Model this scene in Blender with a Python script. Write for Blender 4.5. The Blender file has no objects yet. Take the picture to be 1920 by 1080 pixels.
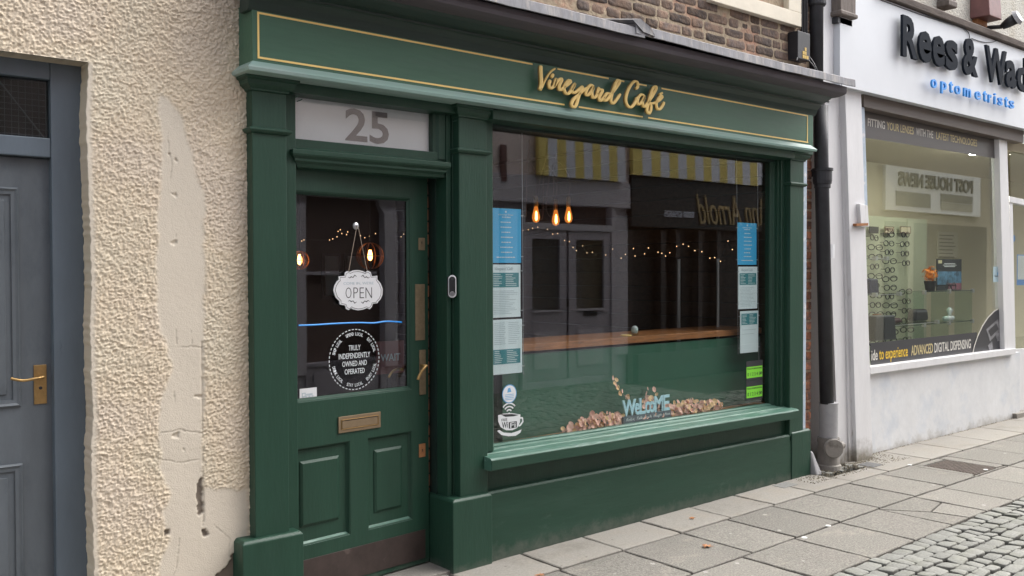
import bpy, bmesh, math, random
import numpy as np
from mathutils import Vector, Matrix
random.seed(7); rng = np.random.default_rng(11)
S = bpy.context.scene
COL = S.collection

# ------------------------------------------------------------------ camera
CX, CY, FPX = 960., 540., 1730.
CAM = np.array([0., -3.813, 1.55])
def _axes(vp=(3025., 500.5), s=-.003):
    D = vp[0]-CX; yc = vp[1]-s*D
    a = np.array([D, CY-vp[1], -FPX]); a /= np.linalg.norm(a)
    h = np.array([0., CY-yc, -FPX]); h /= np.linalg.norm(h)
    z = -np.cross(h, a); z /= np.linalg.norm(z)
    if z[1] < 0: z = -z
    return np.array([a, np.cross(z, a), z])
RW = _axes()
cd = bpy.data.cameras.new('camera'); cam = bpy.data.objects.new('camera', cd); COL.objects.link(cam)
cd.sensor_width = 36; cd.lens = 36*FPX/1920; cd.clip_start = .05; cd.clip_end = 500
m = Matrix([[RW[0][0], RW[0][1], RW[0][2], CAM[0]], [RW[1][0], RW[1][1], RW[1][2], CAM[1]],
            [RW[2][0], RW[2][1], RW[2][2], CAM[2]], [0, 0, 0, 1]])
cam.matrix_world = m; S.camera = cam
S.render.resolution_x = 1024; S.render.resolution_y = 576

# ------------------------------------------------------------------ light
W = bpy.data.worlds.new('World'); S.world = W; W.use_nodes = True
nt = W.node_tree; bg = nt.nodes['Background']
SUN_EL, SUN_AZ = math.radians(55), math.radians(95)     # azimuth measured from +Y towards +X
sky = nt.nodes.new('ShaderNodeTexSky'); sky.sky_type = 'NISHITA'; sky.sun_disc = False
sky.sun_elevation = SUN_EL; sky.sun_rotation = SUN_AZ; sky.air_density = 1.0; sky.dust_density = 4.0; sky.ozone_density = .6
hsv = nt.nodes.new('ShaderNodeHueSaturation'); hsv.inputs['Saturation'].default_value = .30     # cloud-covered sky: nearly neutral
nt.links.new(sky.outputs[0], hsv.inputs['Color']); nt.links.new(hsv.outputs[0], bg.inputs[0]); bg.inputs[1].default_value = .15
sl = bpy.data.lights.new('sun', 'SUN'); sl.energy = 2.4; sl.angle = math.radians(70); sl.color = (1, .97, .93)
so = bpy.data.objects.new('sun', sl); COL.objects.link(so)
d = Vector((math.sin(SUN_AZ)*math.cos(SUN_EL), math.cos(SUN_AZ)*math.cos(SUN_EL), math.sin(SUN_EL)))
so.rotation_euler = d.to_track_quat('Z', 'Y').to_euler(); so.location = (3, -8, 12)
S.view_settings.view_transform = 'Standard'; S.view_settings.look = 'None'
S.view_settings.gamma = 1; S.view_settings.exposure = 1.36
S.cycles.max_bounces = 10; S.cycles.transparent_max_bounces = 16; S.cycles.sample_clamp_indirect = 4

# ------------------------------------------------------------------ pixel -> world helpers (coordinates of the 1920x1080 photo)
def at(px, py, Y):
    r = RW @ np.array([px-CX, CY-py, -FPX]); t = (Y-CAM[1])/r[1]; p = CAM+r*t
    return float(p[0]), float(Y), float(p[2])
def X(px, py, Y): return at(px, py, Y)[0]
def Z(px, py, Y): return at(px, py, Y)[2]
def gz(x): return min(max(.01*(x-2.8), -.02), .03)      # the street rises slightly to the right
DH = (1.945, .10); DA = math.radians(5)                  # door hinge and how far it stands ajar
def atd(px, py, off=0.):                                 # point on the door leaf -> (u along leaf, z)
    n = np.array([math.sin(DA), -math.cos(DA), 0]); p0 = np.array([DH[0], DH[1], 0])+n*off
    r = RW @ np.array([px-CX, CY-py, -FPX]); t = ((p0-CAM)@n)/(r@n); p = CAM+r*t
    return float((p[0]-DH[0])*math.cos(DA)+(p[1]-DH[1])*math.sin(DA)), float(p[2])
WO = 4.8                                                 # distance of the shops across the lane
def mir(px, py):                                         # point across the lane seen mirrored in the glass
    p = at(px, py, .24+WO); return p[0], p[2]

# ------------------------------------------------------------------ materials
MATS = {}
def srgb(r, g, b):
    f = lambda c: (c/12.92 if c <= .04045 else ((c+.055)/1.055)**2.4)
    return tuple(f(c/255.) for c in (r, g, b))
def mat(name, col, rough=.5, metal=0., nz=0., nscale=8., bump=0., bscale=60., island=0., emit=None, estr=0., stretch=(1, 1, 1), col2=None, c2scale=3., c2lo=.5, c2hi=.7, spec=.5, coat=0.):
    if name in MATS: return MATS[name]
    M = bpy.data.materials.new(name); M.use_nodes = True; t = M.node_tree; N = t.nodes; L = t.links
    b = N['Principled BSDF']; b.inputs['Base Color'].default_value = (*col, 1); b.inputs['Roughness'].default_value = rough
    b.inputs['Metallic'].default_value = metal; b.inputs['Specular IOR Level'].default_value = spec; b.inputs['Coat Weight'].default_value = coat
    tc = N.new('ShaderNodeTexCoord'); mp = N.new('ShaderNodeMapping'); mp.inputs['Scale'].default_value = stretch
    L.new(tc.outputs['Object'], mp.inputs[0]); cur = None
    def mixc(fac, a, bcol):
        mx = N.new('ShaderNodeMix'); mx.data_type = 'RGBA'
        if hasattr(fac, 'type') or not isinstance(fac, float): L.new(fac, mx.inputs[0])
        else: mx.inputs[0].default_value = fac
        if isinstance(a, tuple): mx.inputs[6].default_value = (*a, 1)
        else: L.new(a, mx.inputs[6])
        mx.inputs[7].default_value = (*bcol, 1); return mx.outputs[2]
    src = col
    if col2 is not None:
        n2 = N.new('ShaderNodeTexNoise'); n2.inputs['Scale'].default_value = c2scale; n2.inputs['Detail'].default_value = 8; n2.inputs['Roughness'].default_value = .65
        L.new(mp.outputs[0], n2.inputs['Vector'])
        r = N.new('ShaderNodeMapRange'); r.inputs[1].default_value = c2lo; r.inputs[2].default_value = c2hi; L.new(n2.outputs['Fac'], r.inputs[0])
        src = mixc(r.outputs[0], src, col2)
    if nz > 0 or island > 0:
        hs = N.new('ShaderNodeHueSaturation')
        if isinstance(src, tuple): hs.inputs['Color'].default_value = (*src, 1)
        else: L.new(src, hs.inputs['Color'])
        add = N.new('ShaderNodeMath'); add.operation = 'ADD'; add.inputs[0].default_value = 1.; add.inputs[1].default_value = 0.
        if nz > 0:
            n1 = N.new('ShaderNodeTexNoise'); n1.inputs['Scale'].default_value = nscale; n1.inputs['Detail'].default_value = 10; n1.inputs['Roughness'].default_value = .7
            L.new(mp.outputs[0], n1.inputs['Vector'])
            r1 = N.new('ShaderNodeMapRange'); r1.inputs[1].default_value = .3; r1.inputs[2].default_value = .7; r1.inputs[3].default_value = 1-nz; r1.inputs[4].default_value = 1+nz
            L.new(n1.outputs['Fac'], r1.inputs[0]); L.new(r1.outputs[0], add.inputs[0])
        if island > 0:
            ge = N.new('ShaderNodeNewGeometry'); r2 = N.new('ShaderNodeMapRange'); r2.inputs[3].default_value = -island; r2.inputs[4].default_value = island
            L.new(ge.outputs['Random Per Island'], r2.inputs[0]); L.new(r2.outputs[0], add.inputs[1])
        L.new(add.outputs[0], hs.inputs['Value']); src = hs.outputs[0]
    if not isinstance(src, tuple): L.new(src, b.inputs['Base Color'])
    if bump > 0:
        n3 = N.new('ShaderNodeTexNoise'); n3.inputs['Scale'].default_value = bscale; n3.inputs['Detail'].default_value = 6
        L.new(mp.outputs[0], n3.inputs['Vector'])
        bu = N.new('ShaderNodeBump'); bu.inputs['Strength'].default_value = 1; bu.inputs['Distance'].default_value = bump
        L.new(n3.outputs['Fac'], bu.inputs['Height']); L.new(bu.outputs[0], b.inputs['Normal'])
    if emit: b.inputs['Emission Color'].default_value = (*emit, 1); b.inputs['Emission Strength'].default_value = estr
    MATS[name] = M; return M
def glass_mat(name, tint=(.93, .96, .95), ior=1.5, add=0.):
    M = bpy.data.materials.new(name); M.use_nodes = True; t = M.node_tree; N = t.nodes; L = t.links
    for n in list(N):
        if n.type != 'OUTPUT_MATERIAL': N.remove(n)
    o = [n for n in N if n.type == 'OUTPUT_MATERIAL'][0]
    tr = N.new('ShaderNodeBsdfTransparent'); tr.inputs[0].default_value = (*tint, 1)
    g = N.new('ShaderNodeBsdfGlossy'); g.inputs['Roughness'].default_value = .0
    f = N.new('ShaderNodeFresnel'); ge = N.new('ShaderNodeNewGeometry'); mi = N.new('ShaderNodeMapRange'); mi.inputs[3].default_value = ior; mi.inputs[4].default_value = 1/ior
    L.new(ge.outputs['Backfacing'], mi.inputs[0]); L.new(mi.outputs[0], f.inputs[0])
    mx = N.new('ShaderNodeMixShader'); ad = N.new('ShaderNodeMath'); ad.operation = 'ADD'; ad.inputs[1].default_value = add
    L.new(f.outputs[0], ad.inputs[0]); L.new(ad.outputs[0], mx.inputs[0]); L.new(tr.outputs[0], mx.inputs[1]); L.new(g.outputs[0], mx.inputs[2]); L.new(mx.outputs[0], o.inputs[0])
    MATS[name] = M; return M
GREEN = mat('bottle_green_paint', (.0175, .0535, .0345), .42, spec=.36, nz=.10, nscale=3.2, bump=.0011, bscale=26, stretch=(3, 3, .55), col2=(.022, .061, .041), c2scale=1.7)
GREENH = mat('bottle_green_paint_boards', (.0175, .0535, .0345), .42, spec=.36, nz=.12, nscale=3.2, bump=.0012, bscale=22, stretch=(.4, 3, 3), col2=(.025, .063, .043), c2scale=2.3)
GREENW = mat('worn_skylit_sill_paint', (.062, .145, .108), .42, nz=.12, nscale=8, bump=.0012, bscale=30, stretch=(.5, 4, 4), col2=(.24, .34, .30), c2scale=7, c2lo=.56, c2hi=.72)  # sky light on upward faces put into a paler green, with peeled streaks
DRIP = mat('skylit_drip_green_paint', (.25, .37, .335), .4, nz=.06, nscale=5, col2=(.34, .42, .40), c2scale=3, stretch=(.4, 3, 3))  # sky light and gloss on the sloping moulding put into the colour
GREENF = mat('fascia_green_paint', (.053, .128, .082), .42, spec=.38, nz=.10, nscale=3, bump=.0008, bscale=18, stretch=(.5, 3, 3), col2=(.060, .125, .088), c2scale=2)
GREENK = mat('cornice_dark_green_paint', (.014, .032, .026), .45, nz=.15, nscale=4, bump=.001, bscale=20, stretch=(.5, 3, 3))
GREYB = mat('weathered_grey_board', (.085, .075, .085), .7, nz=.15, nscale=6, bump=.001, bscale=30, stretch=(.5, 3, 3))
LEAD = mat('lead_sheet', (.17, .17, .185), .55, metal=.15, nz=.25, nscale=9, bump=.002, bscale=18, col2=(.30, .28, .26), c2scale=10, stretch=(2.4, 1, .6))
GOLD = mat('gold_paint', (.90, .64, .22), .45, nz=.05, nscale=12)
BRASS = mat('aged_brass', (.42, .27, .11), .38, metal=.75, nz=.22, nscale=30, bump=.0004, bscale=80)
BRASS2 = mat('brass_letter_plate', (.27, .20, .125), .5, metal=.6, nz=.12, nscale=20, bump=.0003, bscale=60)
KICK = mat('brown_kick_plate', (.055, .040, .036), .42, metal=.2, nz=.3, nscale=9, bump=.0006, bscale=25, col2=(.13, .10, .09), c2scale=11, c2lo=.62, c2hi=.75)
BLUEG = mat('blue_grey_door_paint', (.112, .128, .143), .48, spec=.4, nz=.12, nscale=3.5, bump=.0009, bscale=24, stretch=(2, 2, .6), col2=(.13, .150, .170), c2scale=2.2)
BLUEGF = mat('blue_grey_frame_paint', (.108, .138, .168), .42, nz=.12, nscale=3.5, bump=.0009, bscale=24, stretch=(2, 2, .6), col2=(.07, .09, .11), c2scale=9, c2lo=.64, c2hi=.7)
BLACK = mat('black_paint', (.018, .018, .021), .45, nz=.25, nscale=9, bump=.0008, bscale=30)
PIPE = mat('black_iron_pipe', (.024, .025, .030), .5, nz=.35, nscale=8, bump=.001, bscale=30, col2=(.10, .10, .11), c2scale=16, c2lo=.68, c2hi=.75)
PVC = mat('grey_plastic', (.33, .33, .34), .5, nz=.15, nscale=7, col2=(.15, .13, .11), c2scale=9, c2lo=.6, c2hi=.75)
PVC2 = mat('dirty_grey_plastic', (.22, .205, .185), .6, nz=.25, nscale=9, bump=.0008, bscale=40, col2=(.08, .07, .055), c2scale=8, c2lo=.55, c2hi=.72)
WHITE = mat('white_render', (.66, .67, .68), .7, nz=.07, nscale=5, bump=.002, bscale=14, col2=(.57, .60, .64), c2scale=3.2, c2lo=.5, c2hi=.66)
WHITEP = mat('white_gloss_paint', (.68, .68, .69), .45, nz=.06, nscale=5, bump=.0012, bscale=24, stretch=(2, 2, .5), col2=(.40, .37, .34), c2scale=7, c2lo=.64, c2hi=.74)
PANEL = mat('white_fascia_panel', (.60, .62, .65), .35, nz=.03, nscale=3)
PALEB = mat('pale_blue_trim', (.38, .45, .53), .6, nz=.15, nscale=12, col2=(.6, .6, .62), c2scale=14, c2lo=.55, c2hi=.62)
CREAMP = mat('cream_window_paint', (.66, .60, .48), .5, nz=.06, nscale=6, bump=.001, bscale=30, col2=(.45, .38, .28), c2scale=9, c2lo=.66, c2hi=.76)
BRICK = mat('weathered_brick', (.165, .108, .075), .9, nz=.4, nscale=30, bump=.010, bscale=34, island=.55, col2=(.095, .072, .062), c2scale=9, c2lo=.42, c2hi=.6)
BRICKO = mat('orange_brick', (.26, .105, .055), .9, nz=.35, nscale=30, bump=.005, bscale=55, island=.5, col2=(.10, .06, .05), c2scale=12, c2lo=.45, c2hi=.6)
MORTAR = mat('lime_mortar', (.33, .265, .185), .95, nz=.25, nscale=22, bump=.010, bscale=30, col2=(.36, .21, .145), c2scale=3, c2lo=.52, c2hi=.62)
WOOD = mat('orange_stained_wood', (.34, .13, .045), .5, nz=.5, nscale=9, bump=.001, bscale=30, stretch=(.7, 4, 9))
WOODD = mat('dark_wood', (.055, .030, .020), .6, nz=.4, nscale=6, bump=.001, bscale=30, stretch=(.6, 4, 6), island=.3)
TIMBER = mat('weathered_timber', (.14, .115, .10), .8, nz=.4, nscale=8, bump=.003, bscale=30, stretch=(5, 5, .8))
TIMBERH = mat('weathered_timber_rail', (.13, .105, .09), .8, nz=.4, nscale=8, bump=.003, bscale=30, stretch=(.8, 5, 5))
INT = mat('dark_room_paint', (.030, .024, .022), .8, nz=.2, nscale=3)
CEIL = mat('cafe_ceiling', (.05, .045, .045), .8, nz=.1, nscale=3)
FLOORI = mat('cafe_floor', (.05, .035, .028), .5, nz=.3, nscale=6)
COUNT = mat('counter_green', (.036, .120, .078), .5, nz=.08, nscale=3)
BLUEP = mat('bright_blue_card', (.06, .44, .80), .5)
WHITEC = mat('white_card', (.80, .87, .92), .5)
TEAL = mat('teal_print', (.045, .24, .28), .5)
PRINT = mat('grey_print', (.42, .50, .55), .6)
WPRINT = mat('white_print', (.75, .80, .82), .5)
DPRINT = mat('black_print', (.03, .032, .035), .5)
LIME = mat('lime_green_card', (.20, .62, .04), .5)
ACRY = mat('steel_fitting', (.55, .56, .58), .3, metal=.8)
SIGNW = mat('white_enamel_sign', (.72, .73, .75), .35, nz=.03, nscale=9)
STRING = mat('string', (.35, .28, .22), .8)
FROST = mat('frosted_film', (.82, .77, .82), .25, nz=.06, nscale=2)
FROSTD = mat('grey_number_film', (.17, .135, .14), .3)
LEAFP = mat('dried_pink_leaf', (.92, .52, .42), .6, nz=.08, nscale=30, island=.16)
LEAFO = mat('dried_amber_leaf', (.92, .58, .30), .6, nz=.08, nscale=30, island=.16)
SKYBL = mat('pale_blue_letter', (.55, .82, .95), .5)
PLANK = mat('grey_plank', (.10, .125, .155), .6, nz=.15, nscale=15)
BULB = mat('glowing_amber_bulb', (.6, .2, .04), .3, emit=(1, .27, .04), estr=.30)
FILA = mat('glowing_filament', (1, .7, .4), .3, emit=(1, .52, .14), estr=3.6)
FILH = mat('hot_filament', (1, .7, .4), .3, emit=(1, .42, .10), estr=6)
FAIRY = mat('fairy_bulb', (1, .8, .6), .3, emit=(1, .55, .27), estr=1.5)
COPPER = mat('copper_wire', (.30, .12, .05), .4, metal=.7)
BLUET = mat('blue_line', (.01, .22, .60), .4, emit=(.02, .25, .75), estr=.15)  # blue line on the door glass, with a faint emission
LETB = mat('black_acrylic_letter', (.012, .016, .024), .8, spec=.12)
LETBL = mat('blue_acrylic_letter', (.02, .26, .72), .35)
VINYL = mat('dark_brown_vinyl', (.072, .064, .062), .4)
VINYL2 = mat('charcoal_vinyl', (.045, .045, .050), .4)
VTXT = mat('pale_vinyl_text', (.62, .60, .55), .5)
VTXTG = mat('tan_vinyl_text', (.55, .46, .24), .5)
VTXTY = mat('yellow_vinyl_text', (.70, .46, .04), .5)
OPTI = mat('optician_cream_wall', (.60, .55, .40), .7, nz=.04, nscale=2)
OPTG = mat('optician_green_panel', (.44, .47, .34), .4)
OPTC = mat('optician_ceiling', (.35, .31, .22), .8)
OPTF = mat('optician_floor', (.30, .27, .22), .6)
SHUT = mat('brown_shutter_box', (.105, .082, .070), .5, nz=.15, nscale=8, stretch=(.5, 3, 3))
CONC = mat('pale_concrete_flag', (.245, .230, .204), .9, nz=.20, nscale=90, bump=.0015, bscale=220, island=.07, col2=(.25, .225, .19), c2scale=4, c2lo=.5, c2hi=.72)
FLAG = mat('grey_concrete_flag', (.186, .176, .155), .92, nz=.55, nscale=95, bump=.004, bscale=200, island=.10, col2=(.19, .175, .155), c2scale=3.2, c2lo=.48, c2hi=.72)
SETT = mat('granite_sett', (.180, .181, .165), .85, nz=.3, nscale=90, bump=.003, bscale=60, island=.13, col2=(.16, .162, .135), c2scale=7)
DIRT = mat('dark_joint_dirt', (.030, .026, .020), .95, nz=.4, nscale=25, bump=.004, bscale=60, col2=(.04, .055, .02), c2scale=5, c2lo=.55, c2hi=.65)
IRON = mat('rusty_iron_cover', (.13, .105, .09), .7, metal=.2, nz=.3, nscale=20)
LILAC = mat('lilac_grey_paint', (.66, .61, .68), .6, nz=.08, nscale=3)
LILACD = mat('lilac_grey_door', (.52, .475, .54), .6, nz=.06, nscale=3)
LILB = mat('painted_brick', (.64, .60, .67), .8, nz=.12, nscale=14, bump=.004, bscale=30)
PINKW = mat('pinkish_render', (.86, .72, .70), .8, nz=.08, nscale=3)
AWY = mat('awning_yellow', (.88, .70, .22), .7)
AWW = mat('awning_white', (.80, .80, .90), .7)
OPPI = mat('opposite_dark_interior', (.02, .018, .018), .6)
OPPB = mat('opposite_brown_interior', (.16, .105, .095), .6)
BRONZE = mat('dull_bronze_plate', (.24, .185, .115), .5, metal=.55, nz=.2, nscale=30, bump=.0004, bscale=80)
STONE = mat('opposite_stone', (.40, .35, .26), .8, nz=.1, nscale=2)
RED = mat('faded_red_box', (.17, .075, .07), .5, nz=.2, nscale=12)
LEAFB = mat('fallen_brown_leaf', (.34, .15, .06), .7, nz=.2, nscale=30)
GUM = mat('white_litter', (.62, .62, .60), .7)
RUST = mat('rust', (.30, .13, .05), .8, nz=.3, nscale=40)
GLASS = glass_mat('shop_window_glass', ior=1.62)
GLASSO = glass_mat('optician_window_glass', ior=1.7)
CLEAR = glass_mat('clear_shelf_glass', (.86, .93, .90), 1.25)

# ------------------------------------------------------------------ mesh builder
class MB:
    def __init__(s): s.v = []; s.f = []
    def poly(s, pts): n = len(s.v); s.v += [tuple(p) for p in pts]; s.f.append(tuple(range(n, n+len(pts)))); return s
    def hexa(s, p):                       # 8 points: bottom ring then top ring
        n = len(s.v); s.v += [tuple(q) for q in p]
        s.f += [tuple(n+i for i in q) for q in ((3, 2, 1, 0), (4, 5, 6, 7), (0, 1, 5, 4), (1, 2, 6, 5), (2, 3, 7, 6), (3, 0, 4, 7))]; return s
    def box(s, x0, x1, y0, y1, z0, z1):
        x0, x1 = sorted((x0, x1)); y0, y1 = sorted((y0, y1)); z0, z1 = sorted((z0, z1))
        return s.hexa([(x0, y0, z0), (x1, y0, z0), (x1, y1, z0), (x0, y1, z0), (x0, y0, z1), (x1, y0, z1), (x1, y1, z1), (x0, y1, z1)])
    def rings(s, R, cap=True, closed=True):
        n = len(s.v); k = len(R[0])
        for r in R: s.v += [tuple(p) for p in r]
        for i in range(len(R)-1):
            for j in range(k if closed else k-1):
                a = n+i*k+j; b = n+i*k+(j+1) % k
                s.f.append((a, b, b+k, a+k))
        if cap:
            s.f.append(tuple(n+j for j in range(k))[::-1]); s.f.append(tuple(n+(len(R)-1)*k+j for j in range(k)))
        return s
    def sweepx(s, prof, xs, dz=None):     # prof (y,z) ring swept along x
        dz = dz or [0]*len(xs)
        return s.rings([[(x, y, z+q) for y, z in prof] for x, q in zip(xs, dz)])
    def sweepz(s, prof, z0, z1, dx=0):    # prof (x,y) ring swept up
        return s.rings([[(x, y, z0) for x, y in prof], [(x+dx, y, z1) for x, y in prof]])
    def wrap(s, prof, x0, x1, yf, yb):    # moulding turned round three sides; prof (overhang,z)
        return s.rings([[(x0-o, yf-o, z), (x1+o, yf-o, z), (x1+o, yb, z), (x0-o, yb, z)] for o, z in prof])
    def prismy(s, pts, y0, y1):           # outline (x,z) given thickness in y
        return s.rings([[(x, y0, z) for x, z in pts], [(x, y1, z) for x, z in pts]])
    def tube(s, pts, r, n=8, flat=None):  # flat=(depth) squashes in y
        P = [np.array(p, float) for p in pts]; R = []
        rr = r if hasattr(r, '__len__') else [r]*len(P)
        prev = None
        for i, p in enumerate(P):
            t = P[min(i+1, len(P)-1)]-P[max(i-1, 0)]; t /= (np.linalg.norm(t)+1e-9)
            if flat is not None: b = np.array([0, 1., 0]); a = np.cross(t, b); a /= (np.linalg.norm(a)+1e-9)
            else:
                ref = np.array([0, 0, 1.]) if abs(t[2]) < .9 else np.array([1., 0, 0])
                if prev is not None and np.linalg.norm(np.cross(prev, t)) > .1: ref = prev
                a = np.cross(ref, t); a /= np.linalg.norm(a); b = np.cross(t, a); prev = ref
            R.append([p+a*rr[i]*math.cos(q)+b*(flat if flat is not None else rr[i])*math.sin(q) for q in [2*math.pi*j/n+(math.pi/n if flat is not None else 0) for j in range(n)]])
        return s.rings(R)
    def lathe(s, c, prof, n=20, axis='z'):
        R = []
        for r, h in prof:
            ring = []
            for j in range(n):
                q = 2*math.pi*j/n; a, b = r*math.cos(q), r*math.sin(q)
                ring.append({'z': (c[0]+a, c[1]+b, c[2]+h), 'y': (c[0]+a, c[1]+h, c[2]+b), 'x': (c[0]+h, c[1]+a, c[2]+b)}[axis])
            R.append(ring)
        return s.rings(R)
    def xf(s, M):
        s.v = [tuple(M @ Vector(p)) for p in s.v]; return s
    def build(s, name, m, parent=None, bevel=0., smooth=False):
        me = bpy.data.meshes.new(name); me.from_pydata([tuple(map(float, p)) for p in s.v], [], s.f)
        bm = bmesh.new(); bm.from_mesh(me); bmesh.ops.recalc_face_normals(bm, faces=bm.faces); bm.to_mesh(me); bm.free()
        if smooth:
            for p in me.polygons: p.use_smooth = True
        me.materials.append(m); o = bpy.data.objects.new(name, me); COL.objects.link(o)
        if parent: o.parent = parent
        if bevel > 0:
            b = o.modifiers.new('bevel', 'BEVEL'); b.width = bevel; b.segments = 2; b.limit_method = 'ANGLE'; b.angle_limit = math.radians(30)
            o.data.polygons.foreach_set('use_smooth', [True]*len(me.polygons)) if False else None
        return o
def smooth_by_angle(o):
    for p in o.data.polygons: p.use_smooth = True
    e = o.modifiers.new('split', 'EDGE_SPLIT'); e.split_angle = math.radians(35)
def tag(o, label, cat, group=None, kind=None):
    if kind: o['kind'] = kind
    if label: o['label'] = label
    if cat: o['category'] = cat
    if group: o['group'] = group
    return o
def thing(name, label, cat, loc=(0, 0, 0), group=None):
    o = bpy.data.objects.new(name, None); COL.objects.link(o); o.empty_display_size = .1
    return tag(o, label, cat, group)
def base(o, loc):      # move an Empty to the base of its thing, keeping world positions of its parts
    v = Vector(loc)
    o.location = v
    for c in o.children: c.location = c.location-v
def box(name, m, parent, *b, bevel=0.): return MB().box(*b).build(name, m, parent, bevel)

def spline(P, k=6):
    P = [np.array(p, float) for p in P]; Q = [P[0]]+P+[P[-1]]; out = []
    for i in range(1, len(Q)-2):
        for j in range(k):
            t = j/k; a, b, c, d_ = Q[i-1], Q[i], Q[i+1], Q[i+2]
            out.append(.5*((2*b)+(-a+c)*t+(2*a-5*b+4*c-d_)*t*t+(-a+3*b-3*c+d_)*t**3))
    return out+[P[-1]]
def text(name, body, m, parent, x0, x1, z0, z1, Y, depth=.002, bold=0., frame=None, flipx=False, zr=0., shear=0.):
    cu = bpy.data.curves.new('t', 'FONT'); cu.body = body; cu.extrude = .01; cu.offset = bold; cu.shear = shear; cu.resolution_u = 3
    o = bpy.data.objects.new('t', cu); COL.objects.link(o); dg = bpy.context.evaluated_depsgraph_get()
    me = bpy.data.meshes.new_from_object(o.evaluated_get(dg)); bpy.data.objects.remove(o); me.name = name
    v = np.array([q.co[:] for q in me.vertices])
    mn, mxx = v.min(0), v.max(0)
    u = (v[:, 0]-mn[0])/(mxx[0]-mn[0]); w = (v[:, 1]-mn[1])/(mxx[1]-mn[1]); dd = (v[:, 2]-mn[2])/(mxx[2]-mn[2])
    if flipx: u = 1-u
    xx = x0+(x1-x0)*u; zz = z0+(z1-z0)*w+zr*u; yy = Y-depth*dd if not flipx else Y+depth*dd
    if frame: pts = [frame(a, b, c) for a, b, c in zip(xx, yy, zz)]
    else: pts = list(zip(xx, yy, zz))
    for q, p in zip(me.vertices, pts): q.co = p
    me.materials.clear(); me.materials.append(m); ob = bpy.data.objects.new(name, me); COL.objects.link(ob)
    if parent: ob.parent = parent
    return ob

# ------------------------------------------------------------------ numpy noise for rough surfaces
def vnoise(x, y, seed=0):
    r = np.random.default_rng(seed).random((257, 257)); xi = np.floor(x).astype(int); yi = np.floor(y).astype(int)
    fx = x-xi; fy = y-yi; fx = fx*fx*(3-2*fx); fy = fy*fy*(3-2*fy); a = xi % 256; b = yi % 256
    return (r[a, b]*(1-fx)+r[a+1, b]*fx)*(1-fy)+(r[a, b+1]*(1-fx)+r[a+1, b+1]*fx)*fy
def inpoly(x, y, P):
    c = np.zeros(x.shape, bool); n = len(P)
    for i in range(n):
        x1, y1 = P[i]; x2, y2 = P[(i+1) % n]
        if y1 == y2: continue
        k = ((y1 > y) != (y2 > y)) & (x < (x2-x1)*(y-y1)/(y2-y1)+x1); c ^= k
    return c
def blur(a, n=2):
    for _ in range(n):
        p = np.pad(a, 1, 'edge'); a = (p[1:-1, 1:-1]*2+p[:-2, 1:-1]+p[2:, 1:-1]+p[1:-1, :-2]+p[1:-1, 2:])/6
    return a

# ================================================================== GROUND
g = MB(); g.poly([(-60, -60, -.062), (80, -60, -.062), (80, 60, -.062), (-60, 60, -.062)])
tag(g.build('ground', DIRT), None, None, kind='structure')
def wob(a, s=.006): return a+random.uniform(-s, s)
def slab(mb, x0, x1, y0, y1, gap=.0075, tilt=.003, th=.045, ch=.004, n=3):
    """one flag with a slightly wandering outline and worn arris"""
    n = 7
    x0 += gap; x1 -= gap; y0 += gap; y1 -= gap
    pts = []
    cs = [(x0, y0), (x1, y0), (x1, y1), (x0, y1)]
    for i in range(4):
        a, b = cs[i], cs[(i+1) % 4]
        for j in range(n):
            t = j/n; pts.append((a[0]+(b[0]-a[0])*t+random.uniform(-1, 1)*gap*.5, a[1]+(b[1]-a[1])*t+random.uniform(-1, 1)*gap*.35))
    tx, ty, dz = random.uniform(-tilt, tilt), random.uniform(-tilt, tilt), random.uniform(-tilt, tilt)*.6
    cx, cy = (x0+x1)/2, (y0+y1)/2
    zt = lambda x, y: gz(x)+dz+tx*(x-cx)+ty*(y-cy)
    def ring(k, dzz): return [(cx+(x-cx)*k, cy+(y-cy)*k, zt(x, y)+dzz) for x, y in pts]
    w = min(x1-x0, y1-y0)
    mb.rings([ring(1, -th), ring(1, -ch), ring(1-2*ch/w, 0)])
p0 = MB(); xs = [-2.1, -1.3, -.4, .45, 1.02, 1.55, 2.1, 2.76, 3.245, 3.713, 4.205, 4.677, 5.139, 5.62, 6.10]
for a, b in zip(xs, xs[1:]): slab(p0, a, b, -.333, .0 if a > 2.5 else .03)
xs2 = [6.10, 6.62, 7.28, 7.85, 8.45, 9.1, 9.8, 10.6, 11.4, 12.2, 13, 14, 15, 16, 17.5]
for i, (a, b) in enumerate(zip(xs2, xs2[1:])):
    slab(p0, a, b, -.333, -.14 if a < 6.6 else .10)
p1 = MB(); j1 = [-2.2, -1.2, -.2, .4, .9, 1.35, 1.83, 2.3, 2.76, 3.22, 3.70, 4.20, 4.62, 5.09, 5.56, 6.02, 6.47, 6.93, 7.50, 8.05, 8.6, 9.2, 9.8, 10.4, 11, 12, 13, 14, 15, 16, 17.5]
for a, b in zip(j1, j1[1:]):
    if 6.9 < a < 7.4: slab(p1, 6.93, 7.50, -.83, -.80, th=.04); slab(p1, 7.36, 7.50, -.80, -.345); slab(p1, 6.93, 7.0, -.80, -.345); slab(p1, 7.0, 7.36, -.41, -.345); continue
    slab(p1, a, b, -.83, -.337)
j2 = [-2.2, -1.2, -.3, .5, 1.1, 1.6, 2.1, 2.6, 3.1, 3.6, 4.09, 4.58, 5.06, 5.52]
for a, b in zip(j2, j2[1:]): slab(p1, a, b, -1.31, -.834)
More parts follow.
